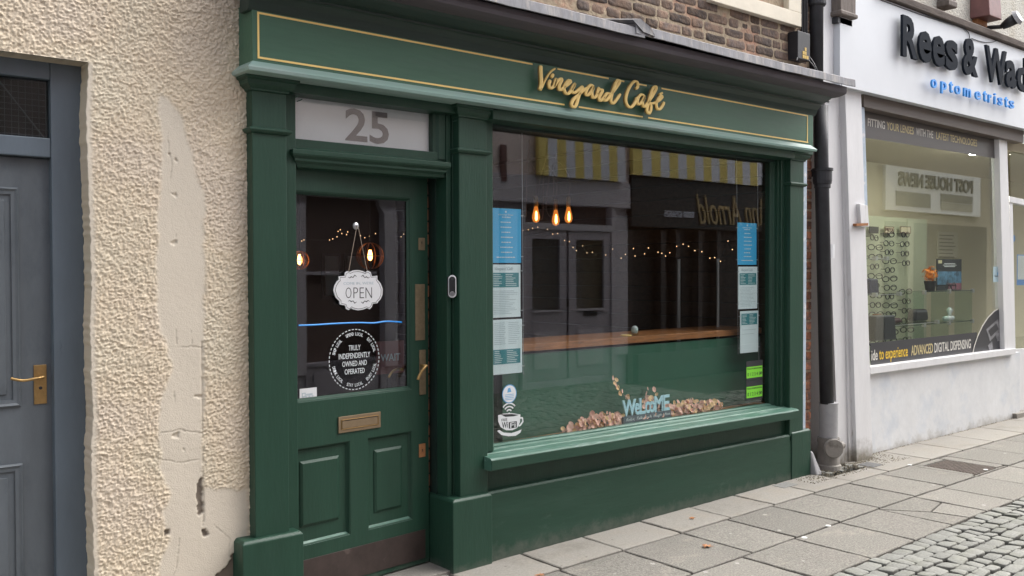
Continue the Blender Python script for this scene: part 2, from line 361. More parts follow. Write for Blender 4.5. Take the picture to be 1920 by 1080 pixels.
# one cracked flag in three pieces, then whole ones
for P in ([(5.525, -.84), (5.985, -.84), (5.97, -1.02), (5.70, -1.08)], [(5.52, -.86), (5.69, -1.09), (5.74, -1.30), (5.525, -1.30)], [(5.71, -1.09), (5.975, -1.03), (5.98, -1.30), (5.755, -1.30)]):
    r = lambda k, q: [(sum(p[0] for p in P)/4*(1-k)+x*k, sum(p[1] for p in P)/4*(1-k)+y*k, gz(x)+q) for x, y in P]
    p1.rings([r(1, -.045), r(1, -.004), r(.985, 0)])
j3 = [5.99, 6.39, 6.93, 7.48, 8.0, 8.6, 9.2, 9.8, 10.4, 11, 12, 13, 14, 15, 16, 17.5]
for a, b in zip(j3, j3[1:]): slab(p1, a, b, -1.31, -.834)
pav = MB(); pav.v = list(p0.v); pav.f = list(p0.f)
pv = pav.build('pavement', CONC); pv.data.materials.append(FLAG)
n0 = len(pv.data.vertices)
me = pv.data; bm = bmesh.new(); bm.from_mesh(me)
vs = [bm.verts.new(q) for q in p1.v]; bm.verts.index_update()
for f in p1.f:
    ff = bm.faces.new([vs[i] for i in f]); ff.material_index = 1
bmesh.ops.recalc_face_normals(bm, faces=bm.faces); bm.to_mesh(me); bm.free()
tag(pv, None, None, kind='structure')
# granite setts beyond the flags
st = MB(); y = -1.312
while y > -4.75:
    dy = random.uniform(.072, .098); x = 3.0+random.uniform(0, .1) if y > -2.6 else -1.5
    xe = 13 if y > -3 else 9
    while x < xe:
        dx = random.uniform(.075, .14)
        if True:
            gp = random.uniform(.002, .006)
            cs = [(wob(x+gp, .010), wob(y-dy+gp, .009)), (wob(x+dx-gp, .010), wob(y-dy+gp, .009)), (wob(x+dx-gp, .010), wob(y-gp, .006)), (wob(x+gp, .010), wob(y-gp, .006))]
            pts = []
            for i in range(4):
                a, b = cs[i], cs[(i+1) % 4]
                pts += [(a[0]*.88+b[0]*.12, a[1]*.88+b[1]*.12), ((a[0]+b[0])/2+random.uniform(-.003, .003), (a[1]+b[1])/2+random.uniform(-.003, .003)), (a[0]*.12+b[0]*.88, a[1]*.12+b[1]*.88)]
            cx = sum(p[0] for p in pts)/12; cy = sum(p[1] for p in pts)/12; h = random.uniform(-.004, .004); tx = random.uniform(-.08, .08); ty = random.uniform(-.08, .08)
            rg = lambda k, q: [(cx+(a-cx)*k, cy+(b-cy)*k, gz(a)+h+q+tx*(a-cx)+ty*(b-cy)) for a, b in pts]
            st.rings([rg(1, -.05), rg(.99, -.006), rg(.965, -.0015), rg(.9, 0)])
        x += dx
    y -= dy
o = st.build('road', SETT, smooth=True); tag(o, None, None, kind='structure')

# ================================================================== CREAM BUILDING (left)
cream = thing('cream_building', 'cream roughcast building with smooth plaster patch left of the green shopfront', 'building')
x0, x1, z0, z1, st_ = .30, 1.73, -.06, 3.25, .0037
nx = int((x1-x0)/st_); nz_ = int((z1-z0)/st_)
gx, gzz = np.meshgrid(np.linspace(x0, x1, nx), np.linspace(z0, z1, nz_), indexing='ij')
DOORX, DOORZ = 1.062, 2.375
YW = .065
pw = lambda L: [(X(a, b, YW), Z(a, b, YW)) for a, b in L]
smoothP = pw([(300, 178), (318, 190), (345, 228), (362, 300), (378, 360), (383, 400), (381, 540), (379, 915), (464, 918), (464, 1200), (297, 1200), (301, 1060), (316, 1010), (302, 960), (318, 930), (301, 880), (298, 790), (305, 740), (320, 690), (312, 650), (298, 610), (292, 540), (295, 400), (302, 300), (301, 250), (296, 215)])
jit = (vnoise(gx*30, gzz*30, 3)-.5)*.018
msk = inpoly(gx+jit, gzz+(vnoise(gx*30+9, gzz*30, 4)-.5)*.02, smoothP).astype(float)
msk = np.maximum(msk, (gx < DOORX+.02).astype(float)*(gzz < DOORZ+.0)); msk = blur(msk, 7)
wx = gx+(vnoise(gx*40, gzz*40, 21)-.5)*.02; wz = gzz+(vnoise(gx*40+7, gzz*40, 22)-.5)*.02
n1 = blur(np.random.default_rng(5).random(gx.shape), 1); n1 = (n1-n1.mean())/n1.std(); n2 = blur(np.random.default_rng(6).random(gx.shape), 4); n2 = (n2-n2.mean())/n2.std(); n3 = vnoise(wx*26, wz*34, 5)
rough = .007+np.clip(n1, -1.6, 2.4)*.0021+n2*.0004+n3*.0008
flat = vnoise(gx*9, gzz*7, 6)*.003+vnoise(gx*70, gzz*70, 8)*.0006
hgt = rough*(1-msk)+(flat+.0035)*msk
hgt += -.006*np.exp(-((gx-X(379, 800, YW))/.0035)**2)*(gzz < Z(379, 640, YW))*(gzz > Z(379, 980, YW))*msk
chip = np.zeros_like(gx); dent = np.zeros_like(gx)
def dn(P):
    global dent
    dent = np.maximum(dent, inpoly(gx+(vnoise(gx*90, gzz*90, 12)-.5)*.012, gzz+(vnoise(gx*90+3, gzz*90, 13)-.5)*.014, pw(P)).astype(float))
def ch(P):
    global chip
    chip = np.maximum(chip, inpoly(gx+(vnoise(gx*90, gzz*90, 12)-.5)*.012, gzz+(vnoise(gx*90+3, gzz*90, 13)-.5)*.014, pw(P)).astype(float))
ch([(374, 898), (379, 896), (380, 962), (373, 968), (367, 935), (370, 908)]); ch([(375, 993), (386, 991), (388, 1002), (380, 1007)]); ch([(306, 996), (315, 994), (316, 1003), (308, 1005)])
dn([(360, 742), (379, 738), (379, 744), (366, 746)]); ch([(436, 1038), (447, 1037), (449, 1200), (395, 1200), (405, 1078), (425, 1060)]); dn([(340, 843), (344, 843), (343, 848)]); dn([(318, 453), (330, 450), (326, 460)])
dn([(313, 287), (319, 285), (320, 296)]); dn([(326, 300), (332, 298), (331, 306)]); dn([(320, 365), (328, 362), (330, 369)]); dn([(321, 815), (335, 810), (333, 822)])
crk = np.zeros_like(gx)
for P_ in (((313, 250), (316, 285), (322, 310), (318, 335)), ((327, 430), (330, 455)), ((329, 620), (330, 645)), ((357, 622), (359, 650)), ((300, 810), (335, 806), (375, 812), (420, 808)), ((340, 650), (379, 652)), ((376, 930), (379, 985)), ((335, 1010), (330, 1060), (323, 1080)), ((300, 860), (340, 868), (372, 862)), ((400, 985), (430, 1010), (428, 1040)), ((325, 735), (327, 752))):
    w3 = pw(P_)
    for (ax, az), (bx_, bz_) in zip(w3, w3[1:]):
        tt = np.clip(((gx-ax)*(bx_-ax)+(gzz-az)*(bz_-az))/((bx_-ax)**2+(bz_-az)**2), 0, 1); dd = np.hypot(gx-(ax+tt*(bx_-ax)), gzz-(az+tt*(bz_-az))+(vnoise(gx*60, gzz*60, 41)-.5)*.01); crk = np.maximum(crk, (dd < .0026).astype(float))
hgt -= .010*blur(chip, 1)+.008*blur(dent, 1)+.0022*crk; chip = np.maximum(chip, crk*.22)
vid = np.arange(nx*nz_).reshape(nx, nz_)
V = np.stack([gx+(np.random.default_rng(8).random(gx.shape)-.5)*.0012*(1-msk), YW-hgt, gzz], -1)
hole = (gx < DOORX) & (gzz < DOORZ)
edge_x = DOORX+(vnoise(gzz*6, gzz*0, 9)-.5)*.014+(vnoise(gzz*60, gzz*0, 10)-.5)*.006
# bend the grid column at the door corner so that the arris wanders a little
V[..., 0] += np.where((gx >= DOORX) & (gx < DOORX+.06) & (gzz < DOORZ), (edge_x-DOORX)*(1-(gx-DOORX)/.06), 0)
F = []
keep = ~(hole[:-1, :-1] | hole[1:, :-1] | hole[:-1, 1:] | hole[1:, 1:])
ii, jj = np.nonzero(keep)
F = np.stack([vid[ii, jj], vid[ii+1, jj], vid[ii+1, jj+1], vid[ii, jj+1]], -1)
Vl = V.reshape(-1, 3).tolist(); Fl = F.tolist()
ic = int(np.argmax(gx[:, 0] >= DOORX)); jc = int(np.argmax(gzz[0] >= DOORZ))
col = list(range(0, jc+1)); b0 = len(Vl)
for j in col:                                    # right reveal
    p = V[ic, j]; Vl.append([p[0]+.004, YW+.012, p[2]]); Vl.append([p[0]+.002, YW+.14, p[2]])
for k in range(len(col)-1):
    Fl.append([int(vid[ic, col[k]]), int(vid[ic, col[k+1]]), b0+2*(k+1), b0+2*k]); Fl.append([b0+2*k, b0+2*k+2, b0+2*k+3, b0+2*k+1])
b1 = len(Vl)
for i in range(0, ic+1):
    p = V[i, jc]; Vl.append([p[0], YW+.14, p[2]])
for i in range(ic): Fl.append([int(vid[i, jc]), int(vid[i+1, jc]), b1+i+1, b1+i])
me = bpy.data.meshes.new('wall'); me.from_pydata(Vl, [], Fl)
ca = me.attributes.new('chip', 'FLOAT', 'POINT'); arr = np.zeros(len(Vl), np.float32); arr[:nx*nz_] = blur(chip, 1).reshape(-1); ca.data.foreach_set('value', arr)
cs_ = me.attributes.new('patch', 'FLOAT', 'POINT'); arr = np.zeros(len(Vl), np.float32); arr[:nx*nz_] = msk.reshape(-1); cs_.data.foreach_set('value', arr)
for p in me.polygons: p.use_smooth = True
CR = mat('cream_masonry_paint', (.67, .585, .475), .8, nz=.05, nscale=4, bump=.0016, bscale=190)
t = CR.node_tree; N = t.nodes; L = t.links; bs = N['Principled BSDF']
at1 = N.new('ShaderNodeAttribute'); at1.attribute_name = 'chip'; at2 = N.new('ShaderNodeAttribute'); at2.attribute_name = 'patch'
old = bs.inputs['Base Color'].links[0].from_socket
tcn = N.new('ShaderNodeTexCoord')
nn = N.new('ShaderNodeTexNoise'); nn.inputs['Scale'].default_value = 2.3; nn.inputs['Detail'].default_value = 6; L.new(tcn.outputs['Object'], nn.inputs['Vector'])
rr = N.new('ShaderNodeValToRGB'); rr.color_ramp.elements[0].position = .38; rr.color_ramp.elements[0].color = (.98, .96, .94, 1); rr.color_ramp.elements[1].position = .62; rr.color_ramp.elements[1].color = (.99, 1.0, .95, 1); er = rr.color_ramp.elements.new(.5); er.color = (1.0, .97, .90, 1)
L.new(nn.outputs['Fac'], rr.inputs[0])
mu = N.new('ShaderNodeMix'); mu.data_type = 'RGBA'; mu.blend_type = 'MULTIPLY'; mu.inputs[0].default_value = 1; L.new(old, mu.inputs[6]); L.new(rr.outputs[0], mu.inputs[7])
# grime high up: a stain with its own shape
sx = N.new('ShaderNodeSeparateXYZ'); L.new(tcn.outputs['Object'], sx.inputs[0])
mr = N.new('ShaderNodeMapRange'); mr.inputs[1].default_value = 2.35; mr.inputs[2].default_value = 3.0; L.new(sx.outputs[2], mr.inputs[0])
ns = N.new('ShaderNodeTexNoise'); ns.inputs['Scale'].default_value = 9; ns.inputs['Detail'].default_value = 8; L.new(tcn.outputs['Object'], ns.inputs['Vector'])
mm = N.new('ShaderNodeMath'); mm.operation = 'MULTIPLY'; L.new(mr.outputs[0], mm.inputs[0]); L.new(ns.outputs['Fac'], mm.inputs[1])
m2 = N.new('ShaderNodeMix'); m2.data_type = 'RGBA'; L.new(mm.outputs[0], m2.inputs[0]); L.new(mu.outputs[2], m2.inputs[6]); m2.inputs[7].default_value = (.20, .17, .13, 1)
m4 = N.new('ShaderNodeMix'); m4.data_type = 'RGBA'; L.new(at2.outputs['Fac'], m4.inputs[0]); L.new(m2.outputs[2], m4.inputs[6]); m4.inputs[7].default_value = (.64, .575, .475, 1)
m3 = N.new('ShaderNodeMix'); m3.data_type = 'RGBA'; L.new(at1.outputs['Fac'], m3.inputs[0]); L.new(m4.outputs[2], m3.inputs[6]); m3.inputs[7].default_value = (.17, .14, .11, 1)
L.new(m3.outputs[2], bs.inputs['Base Color'])
me.materials.append(CR); wl = bpy.data.objects.new('wall', me); COL.objects.link(wl); wl.parent = cream
box('wall', CR, cream, -1.6, .298, .06, .5, -.06, 3.25); box('wall', CR, cream, -1.6, 1.73, .08, .5, 3.25, 5.6)
box('wall_core', MORTAR, cream, 1.12, 1.70, .10, .5, -.06, 3.25)
# peeled corner: dark stone showing
YF, YD = .165, .205
fr = MB()
fr.box(X(100, 600, YF), DOORX+.012, YF, YF+.09, -.03, DOORZ+.01)                       # right jamb
fr.box(.30, X(100, 600, YF)-.001, YF, YF+.09, Z(97, 150, YF), DOORZ+.01)       # head
fr.box(.30, X(100, 600, YF)-.001, YF+.002, YF+.09, Z(104, 296, YF), Z(104, 260, YF))      # transom
fr.box(.26, .34, YF, YF+.09, -.03, Z(104, 296, YF)-.002)
fr.build('door_frame', BLUEGF, cream, .004)
zt = Z(104, 296, YF)
dr = MB(); xr = X(101, 600, YD)
# leaf with two sunk panels and raised mouldings
pxr = X(37, 600, YD)
zs = [-.02, .18, Z(40, 868, YD), Z(37, 762, YD), Z(37, 352, YD), zt]
bd = box('door_leaf', BLUEG, cream, .335, xr, YD, YD+.045, -.02, zt-.003, bevel=.002); bd.name = 'door'
def frame_mould(mb, xa, xb, za, zb, Y, w=.028, h=.014):
    ins = lambda k, y: [(xa+k, y, za+k), (xb-k, y, za+k), (xb-k, y, zb-k), (xa+k, y, zb-k)]
    R = [ins(0, Y+.001), ins(0, Y-h*.5), ins(w*.25, Y-h), ins(w*.55, Y-h*.6), ins(w, Y-h*.5), ins(w, Y+.001)]
    mb.rings(R+[R[0]], cap=False); return mb
mo = MB(); frame_mould(mo, .43, pxr, zs[3], zs[4], YD); frame_mould(mo, .43, pxr+.003, .20, zs[2], YD)
mo.build('door_moulding', BLUEG, bd)
mo = MB().box(.47, pxr-.05, YD-.006, YD+.001, zs[3]+.05, zs[4]-.05).box(.47, pxr-.05, YD-.006, YD+.001, .25, zs[2]-.05); mo.build('door_panel', BLUEG, bd, .003)
mh = MB(); ya = YD-.001
mh.box(X(63, 720, YD), X(87, 720, YD), YD-.006, YD, Z(75, 757, YD), Z(75, 684, YD)); hp = mh.build('handle_plate', BRASS, bd, .001)
hz = Z(80, 706, YD); hx = X(80, 706, YD-.03)
lv = MB(); lv.tube([(hx, YD-.003, hz), (hx, YD-.035, hz)], .007, 12); lv.build('handle', BRASS, bd, smooth=True)
lv = MB(); lv.tube(spline([(hx+.004, YD-.038, hz+.002), (hx-.03, YD-.044, hz-.002), (hx-.07, YD-.042, hz-.006), (hx-.10, YD-.04, hz), (hx-.115, YD-.038, hz+.006)]), .0055, 10); lv.build('handle_lever', BRASS, bd, smooth=True)
MB().lathe((X(76, 730, YD-.006), YD-.008, Z(76, 727, YD)), [(.0065, .003), (.0065, 0), (.004, -.001)], 14, 'y').build('keyhole', BLACK, bd)
# fanlight of dark wired glass with leaded pattern behind
box('fanlight', glass_mat('dusty_fanlight_glass', (.55, .6, .6), 1.35), cream, .34, X(99, 200, YF+.03), YF+.03, YF+.035, Z(97, 258, YF), Z(97, 150, YF))
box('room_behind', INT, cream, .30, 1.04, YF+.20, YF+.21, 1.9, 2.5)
ms = MB()
for k in range(26): xx = .36+k*.0245; ms.box(xx, xx+.0018, YF+.05, YF+.052, 2.0, 2.40)
for k in range(17): zz = 2.02+k*.0235; ms.box(.34, 1.0, YF+.053, YF+.055, zz, zz+.0018)
ms.build('wire_mesh', PVC, cream)
MB().tube([(.70, YF+.045, 2.40), (.98, YF+.045, 2.03)], .003, 6).build('lead_strip', PVC, cream)


# ================================================================== CAFE BUILDING
cafe = thing('cafe_building', 'cafe building number 25 with dark green shopfront and gold script sign', 'building')
XL, XR = 1.69, 5.975
# --- pilasters
def pilaster(xl, xr, pl, pr, ptop, yb, lab, pyb=None, py=-.032):
    sh = MB().sweepz([(xl, 0), (xr, 0), (xr, yb), (xl, yb)], .3, 2.345).build('pilaster', GREEN, cafe, .004); sh['label'] = lab
    MB().wrap([(0, 2.335), (.010, 2.338), (.010, 2.346), (.018, 2.352), (.030, 2.362), (.033, 2.372), (.033, 2.380), (.046, 2.386), (.046, 2.405)], xl, xr, 0, yb-.001).build('capital', GREEN, sh, .0015)
    MB().wrap([(0, 2.152), (.012, 2.156), (.020, 2.166), (.020, 2.172), (0, 2.182)], xl, xr, 0, yb-.001).build('band', GREENW if False else GREEN, sh, .001)
    MB().wrap([(0, -.05), (0, ptop-.008), (-.012, ptop+.006)], pl, pr, py, pyb or yb).build('plinth', GREEN, sh, .004)
    return sh
pilaster(1.722, 1.884, 1.648, 1.937, .372, .10, 'left green pilaster between cream wall and door')
pilaster(2.842, 3.024, 2.772, 3.028, .372, .10, 'middle green pilaster between door and window', .21)
pilaster(5.812, 5.985, 5.831, 6.075, .366, .10, 'right green pilaster beside the brick strip', py=-.008)
# --- door jambs with grooves
jm = MB(); jm.sweepz([(1.884, .045), (1.952, .045), (1.952, .16), (1.884, .16)], .36, 2.352); jm.build('jamb', GREEN, cafe, .003)
jm = MB(); jm.sweepz([(2.798, .05), (2.826, .05), (2.829, .07), (2.834, .07), (2.837, .05), (2.8415, .05), (2.8415, .33), (2.798, .33)], .0, 2.352); jm.build('jamb', GREEN, cafe, .002)
jm = MB().sweepz([(2.790, .14), (2.799, .14), (2.799, .33), (2.790, .33)], -.02, 2.35); jm.build('rebate', GREENK, cafe)
bb = MB(); zz = .0
while zz < 2.02: h = random.uniform(.062, .072); bb.box(2.772+random.uniform(-.004, .004), 2.793, .20, .29, zz+.008, zz+h); zz += h
bb.build('brick_edge', BRICKO, cafe, .004)
box('threshold', CONC, cafe, 1.9, 2.84, -.005, .5, -.06, .012, bevel=.004)
# --- entablature
MB().sweepx([(-.08, 2.44), (-.08, 2.70), (.10, 2.70), (.10, 2.44)], [XL, XR]).build('fascia', GREENF, cafe, .002)
fascia = [c for c in cafe.children if c.name == 'fascia'][0]
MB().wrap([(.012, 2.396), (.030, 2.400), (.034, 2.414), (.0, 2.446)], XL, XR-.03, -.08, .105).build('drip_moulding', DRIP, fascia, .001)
MB().sweepx([(-.046, 2.34), (-.046, 2.398), (.11, 2.398), (.11, 2.34)], [3.03, 5.80]).build('head', GREEN, cafe, .003)
MB().sweepx([(.0, 2.352), (.0, 2.399), (.11, 2.399), (.11, 2.352)], [1.885, 2.84]).build('head', GREEN, cafe, .003)
xsn = list(np.linspace(XL-.02, 6.0, 14))
MB().sweepx([(-.078, 2.66), (-.088, 2.672), (-.10, 2.70), (-.125, 2.722), (-.137, 2.728), (-.137, 2.738), (-.165, 2.746), (-.205, 2.765), (-.235, 2.785), (-.235, 2.80), (.0, 2.80), (.0, 2.66)], xsn).build('cornice', GREENK, cafe)
MB().sweepx([(-.245, 2.776), (-.285, 2.783), (-.31, 2.792), (-.315, 2.812), (-.315, 2.84), (.0, 2.86), (.0, 2.776)], [XL-.03, 6.03]).build('cornice_board', GREYB, cafe, .002)
def lead(xa, xb, dzs, lift):
    n = 24; xs = np.linspace(xa, xb, n); R = []
    for k, x in enumerate(xs):
        q = np.interp(k/(n-1), [0, .5, 1], dzs)+random.uniform(-.0018, .0018); yo = random.uniform(-.003, .003)
        R.append([(x, .07, 2.975+q), (x, -.18, 2.925+q), (x, -.335+yo, 2.893+q), (x, -.352+yo, 2.884+q), (x, -.356+yo, 2.836+q), (x, -.350+yo, 2.834+q), (x, -.346+yo, 2.876+q), (x, -.18, 2.915+q), (x, .07, 2.965+q)])
    o = MB().rings(R).build('lead_flashing', LEAD, cafe); smooth_by_angle(o); return o
lead(XL-.04, 3.86, (.012, .0, -.004), 0); lead(3.79, 6.07, (.012, .0, .004), 0)
fl = MB(); P = [(3.76, -.36, 2.915), (3.82, -.362, 2.93), (3.90, -.366, 2.895), (3.94, -.366, 2.85), (3.84, -.364, 2.862)]
fl.rings([[p for p in P], [(a, b+.30, c+.065) for a, b, c in P]]); fl.build('lead_lap', LEAD, cafe)
# --- gold line
def gline(mb, pa, pb, top, t=.0085):
    z = 2.653 if top else 2.463
    a, b = X(pa[0], pa[1], -.08), X(pb[0], pb[1], -.08); mb.box(a, b, -.0822, -.079, z-t/2, z+t/2)
gl = MB(); yT = lambda px: 23.6+.1876*(px-483.6); yB = lambda px: 107.8+.1548*(px-485.8)
for a, b in ((484, 998), (1045, 1141), (1163, 1170), (1197, 1212), (1240, 1514)): gline(gl, (a, yT(a)), (b, yT(b)), True)
for a, b in ((486, 1058), (1085, 1205), (1215, 1515)): gline(gl, (a, yB(a)), (b, yB(b)), False)
gl.box(1.7125, 1.721, -.0824, -.079, 2.4587, 2.6573); gl.box(5.896, 5.9045, -.0824, -.079, 2.4587, 2.6573)
gl.build('gold_line', GOLD, fascia)
# --- script lettering, each stroke a raised ribbon standing off the fascia
LET = {
 'V': [[(105, 172), (103, 250), (108, 340), (110, 420), (100, 480), (90, 505)], [(92, 508), (122, 470), (152, 400), (190, 325), (240, 255), (300, 212)]],
 'i': [[(235, 372), (218, 420), (222, 465), (250, 482), (292, 440), (320, 350)], [(277, 290), (248, 335)]],
 'n': [[(320, 348), (300, 410), (284, 468)], [(290, 455), (335, 385), (380, 352), (393, 372), (366, 430), (356, 488), (380, 506), (425, 470)]],
 'e': [[(425, 470), (485, 425), (516, 390), (490, 374), (450, 420), (425, 490), (445, 545), (480, 560), (530, 505), (580, 418)]],
 'y': [[(580, 418), (542, 480), (538, 540), (575, 543), (630, 500), (680, 458)], [(685, 458), (650, 530), (622, 620), (592, 715), (562, 745), (530, 712), (555, 640), (625, 575), (700, 505), (745, 480)]],
 'a': [[(836, 470), (818, 450), (790, 440), (748, 490), (726, 550), (750, 580), (800, 530), (838, 458)], [(838, 458), (812, 530), (820, 600), (850, 612), (900, 545)]],
 'r': [[(910, 474), (893, 530), (885, 570)], [(900, 500), (958, 510), (932, 570), (910, 622), (932, 655), (985, 600)]],
 'd': [[(1062, 562), (1020, 556), (976, 620), (985, 652), (1020, 642), (1080, 562), (1150, 470), (1196, 392), (1165, 374), (1128, 440), (1090, 560), (1074, 650), (1096, 692), (1135, 665), (1204, 565)]],
 'C': [[(1415, 492), (1445, 462), (1440, 402), (1400, 388), (1350, 440), (1300, 540), (1280, 640), (1300, 712), (1342, 747), (1385, 718), (1425, 650), (1432, 612)]],
 'a.': [[(1540, 592), (1495, 570), (1455, 612), (1440, 680), (1465, 705), (1510, 660), (1545, 590)], [(1545, 590), (1515, 660), (1520, 722), (1546, 737), (1590, 680)]],
 'f': [[(1580, 690), (1640, 605), (1698, 500), (1696, 460), (1660, 480), (1620, 580), (1590, 700), (1574, 790), (1600, 832), (1626, 790), (1630, 722), (1606, 690), (1650, 692), (1690, 680)]],
 'e.': [[(1690, 680), (1745, 650), (1786, 600), (1752, 600), (1706, 680), (1710, 750), (1740, 777), (1780, 740), (1812, 678)], [(1786, 547), (1742, 576)]]}
YS = -.118
lt = MB(); bk = MB()
for k, strokes in LET.items():
    for sN in strokes:
        P = spline([(1000+a/7.385, 100+b/7.385) for a, b in sN], 6); W3 = [at(a, b, YS) for a, b in P]
        rr_ = []
        for i in range(len(W3)):
            a = W3[max(i-1, 0)]; b = W3[min(i+1, len(W3)-1)]; dx, dz = b[0]-a[0], b[2]-a[2]; q = abs(dz)/(math.hypot(dx, dz)+1e-6)
            e = min(i, len(W3)-1-i); rr_.append((.0062+.0050*q*(1.25 if k == 'V' else 1) if not (k == 'V' and sN[0][0] == 92) else .0055)*(1 if e > 1 else .8))
        lt.tube(W3, rr_, 8, flat=.006)
        bk.tube([(a, b+.011, c) for a, b, c in W3], [r*.9 for r in rr_], 8, flat=.006)
ls = lt.build('lettering', GOLD, fascia); ls['label'] = 'raised gold script letters reading Vineyard Cafe'; smooth_by_angle(ls)
bk.build('letter_backing', BRASS, fascia)

# --- fanlight with number 25
TY = .105
box('transom_rail', GREEN, cafe, 1.953, 2.797, .062, .15, 2.028, Z(554, 262, .1), bevel=.002)
tm = MB().wrap([(0, 2.022), (.012, 2.026), (.020, 2.040), (.034, 2.052), (.034, 2.062), (.048, 2.074), (.052, 2.082), (.052, 2.100), (.0, 2.116)], 1.953+.02, 2.75, .065, .08)
tm.build('transom_moulding', GREEN, cafe, .001)
fb = MB(); fx0, fx1, fz0, fz1 = 1.965, 2.728, 2.152, 2.352
fb.sweepz([(fx1, .07), (2.745, .07), (2.757, .055), (2.797, .055), (2.797, .15), (fx1, .15)], 2.118, 2.352); fb.sweepx([(.085, 2.117), (.085, 2.158), (.10, 2.160), (.15, 2.160), (.15, 2.117)], [1.953, fx1]); fb.build('fanlight_frame', GREEN, cafe, .002)
fan = box('fanlight', FROST, cafe, 1.953, fx1, TY, TY+.004, 2.155, fz1)
text('number_film', '25', FROSTD, fan, X(647, 235, TY), X(729, 235, TY), Z(690, 268, TY), Z(690, 205, TY)-.004, TY-.0005, .001, bold=.018)
box('fanlight_glass', GLASSO, cafe, 1.955, fx1-.001, TY-.012, TY-.009, 2.161, fz1-.002)
# small cup hooks on the frames
for (a, b, Yh) in ((549, 184, .045), (557, 190, .09), (849, 228, .05)):
    p = at(a, b, Yh); ck = MB(); ck.tube([(p[0], Yh, p[2]), (p[0]+.0, Yh-.03, p[2]), (p[0]+.006, Yh-.04, p[2]+.006)], .0022, 6); ck.build('hook', GREENW, cafe)
# --- door leaf (built in its own plane, standing slightly ajar)
Rd = Matrix.Translation((DH[0], DH[1], 0)) @ Matrix.Rotation(DA, 4, 'Z')
def dfr(a, b, c): return tuple(Rd @ Vector((a, b, c)))
TH = .045; UR = atd(803, 700)[0]; gL, gR = .012, atd(772, 550)[0]; gT, gB = 1.925, .936
lf = MB(); midz = .936
zt_ = 2.045
kz0, kz1 = .045, .196
pz0, pz1 = .262, .722; c1, c2 = atd(657, 930)[0], atd(690, 920)[0]; c3 = atd(775, 900)[0]
lf.box(-.005, gL, 0, TH, .02, zt_); lf.box(gR, UR, 0, TH, .02, zt_); lf.box(gL, gR, 0, TH, gT, zt_)
lf.box(gL, gR, 0, TH, pz1, gB); lf.box(gL, gR, 0, TH, .02, pz0); lf.box(c1, c2, 0, TH, pz0, pz1); lf.box(c3, gR, 0, TH, pz0, pz1) if c3 < gR else None
door = lf.xf(Rd).build('door', GREEN, cafe); door['label'] = 'half glazed green door standing slightly ajar'
pm = MB(); pm.box(gL, c1, .020, .032, pz0, pz1); pm.box(c2, gR, .020, .032, pz0, pz1)
pm.xf(Rd).build('panel', GREEN, door)
def field(ua, ub, za, zb):
    r = lambda k, y: [(ua+k, y, za+k), (ub-k, y, za+k), (ub-k, y, zb-k), (ua+k, y, zb-k)]
    return MB().rings([r(0, .0199), r(0, .016), r(.012, .009)]).xf(Rd).build('raised_panel', GREEN, door)
field(.055, c1-.055, pz0+.085, pz1-.065); field(c2+.05, gR-.06, pz0+.075, pz1-.07)
def bead(ua, ub, za, zb, y0=0., y1=.02, w=.014, m=GREEN):
    b = MB(); r = lambda k, y: [(ua+k, y, za+k), (ub-k, y, za+k), (ub-k, y, zb-k), (ua+k, y, zb-k)]
    R = [r(0, y0+.0015), r(w*.4, y0+.004), r(w*.5, y0+.010), r(w, y1)]; b.rings(R, cap=False); return b.xf(Rd).build('beading', m, door)
bead(gL, c1, pz0, pz1); bead(c2, gR, pz0, pz1); bead(gL, gR, gB, gT, w=.018)
for (ua, ub, zb) in ((gL, c1, pz0), (c2, gR, pz0), (gL, gR, gB)):        # ledges at the foot of each panel, in the paler sill green
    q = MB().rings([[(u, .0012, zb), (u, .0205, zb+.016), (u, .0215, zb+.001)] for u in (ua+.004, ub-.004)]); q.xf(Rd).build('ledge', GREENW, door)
MB().box(gL, gR, .024, .029, gB, gT).xf(Rd).build('glass_pane', GLASS, door)
MB().box(.02, atd(797, 1020)[0], -.004, .0, kz0, kz1).xf(Rd).build('kick_plate', KICK, door, .001)
def dplate(name, m, a, b, c, d_, off=.006, bev=.0015):      # px box on the door
    u0, z_0 = atd(a, (b+d_)/2, off); u1, _ = atd(c, (b+d_)/2, off); zz1 = atd((a+c)/2, b, off)[1]; zz0 = atd((a+c)/2, d_, off)[1]
    return MB().box(u0, u1, -off, .0, zz0, zz1).xf(Rd).build(name, m, door, bev), u0, u1, zz0, zz1
lp, u0, u1, q0, q1 = dplate('letter_plate', BRASS2, 635, 777, 714, 807, .007)
fz = MB(); r = lambda k, y: [(u0+k, y, q0+k), (u1-k, y, q0+k), (u1-k, y, q1-k), (u0+k, y, q1-k)]
kk = .019; fz.rings([r(kk-.004, -.0072), r(kk-.002, -.011), r(kk, -.0072)], cap=False); fz.xf(Rd).build('letter_plate_rim', BRASS, door)
MB().box(u0+kk+.001, u1-kk-.001, -.0085, -.0068, q0+kk+.001, q1-kk-.004).xf(Rd).build('letter_flap', BRASS2, door, .0006)
MB().box(u0+kk+.001, u1-kk-.001, -.0088, -.0068, q1-kk-.0036, q1-kk).xf(Rd).build('letter_slot', BLACK, door)
dplate('push_plate', BRONZE, 779, 533, 797, 638, .004)
dplate('handle_plate', BRONZE, 787, 656, 799, 740, .006, .003)
dplate('keyhole_plate', BRONZE, 785, 446, 797, 469, .004); dplate('keyhole_plate', RUST, 786, 832, 798, 857, .004)
for (a, b) in ((791, 455), (792, 844)):
    uu, zq = atd(a, b, .005); k = MB(); k.lathe((uu, -.0045, zq+.003), [(.003, .0), (.003, -.0015)], 10, 'y'); k.box(uu-.0013, uu+.0013, -.006, -.0045, zq-.008, zq+.003); k.xf(Rd).build('keyhole', BLACK, door)
uu, zq = atd(795, 686, .03)
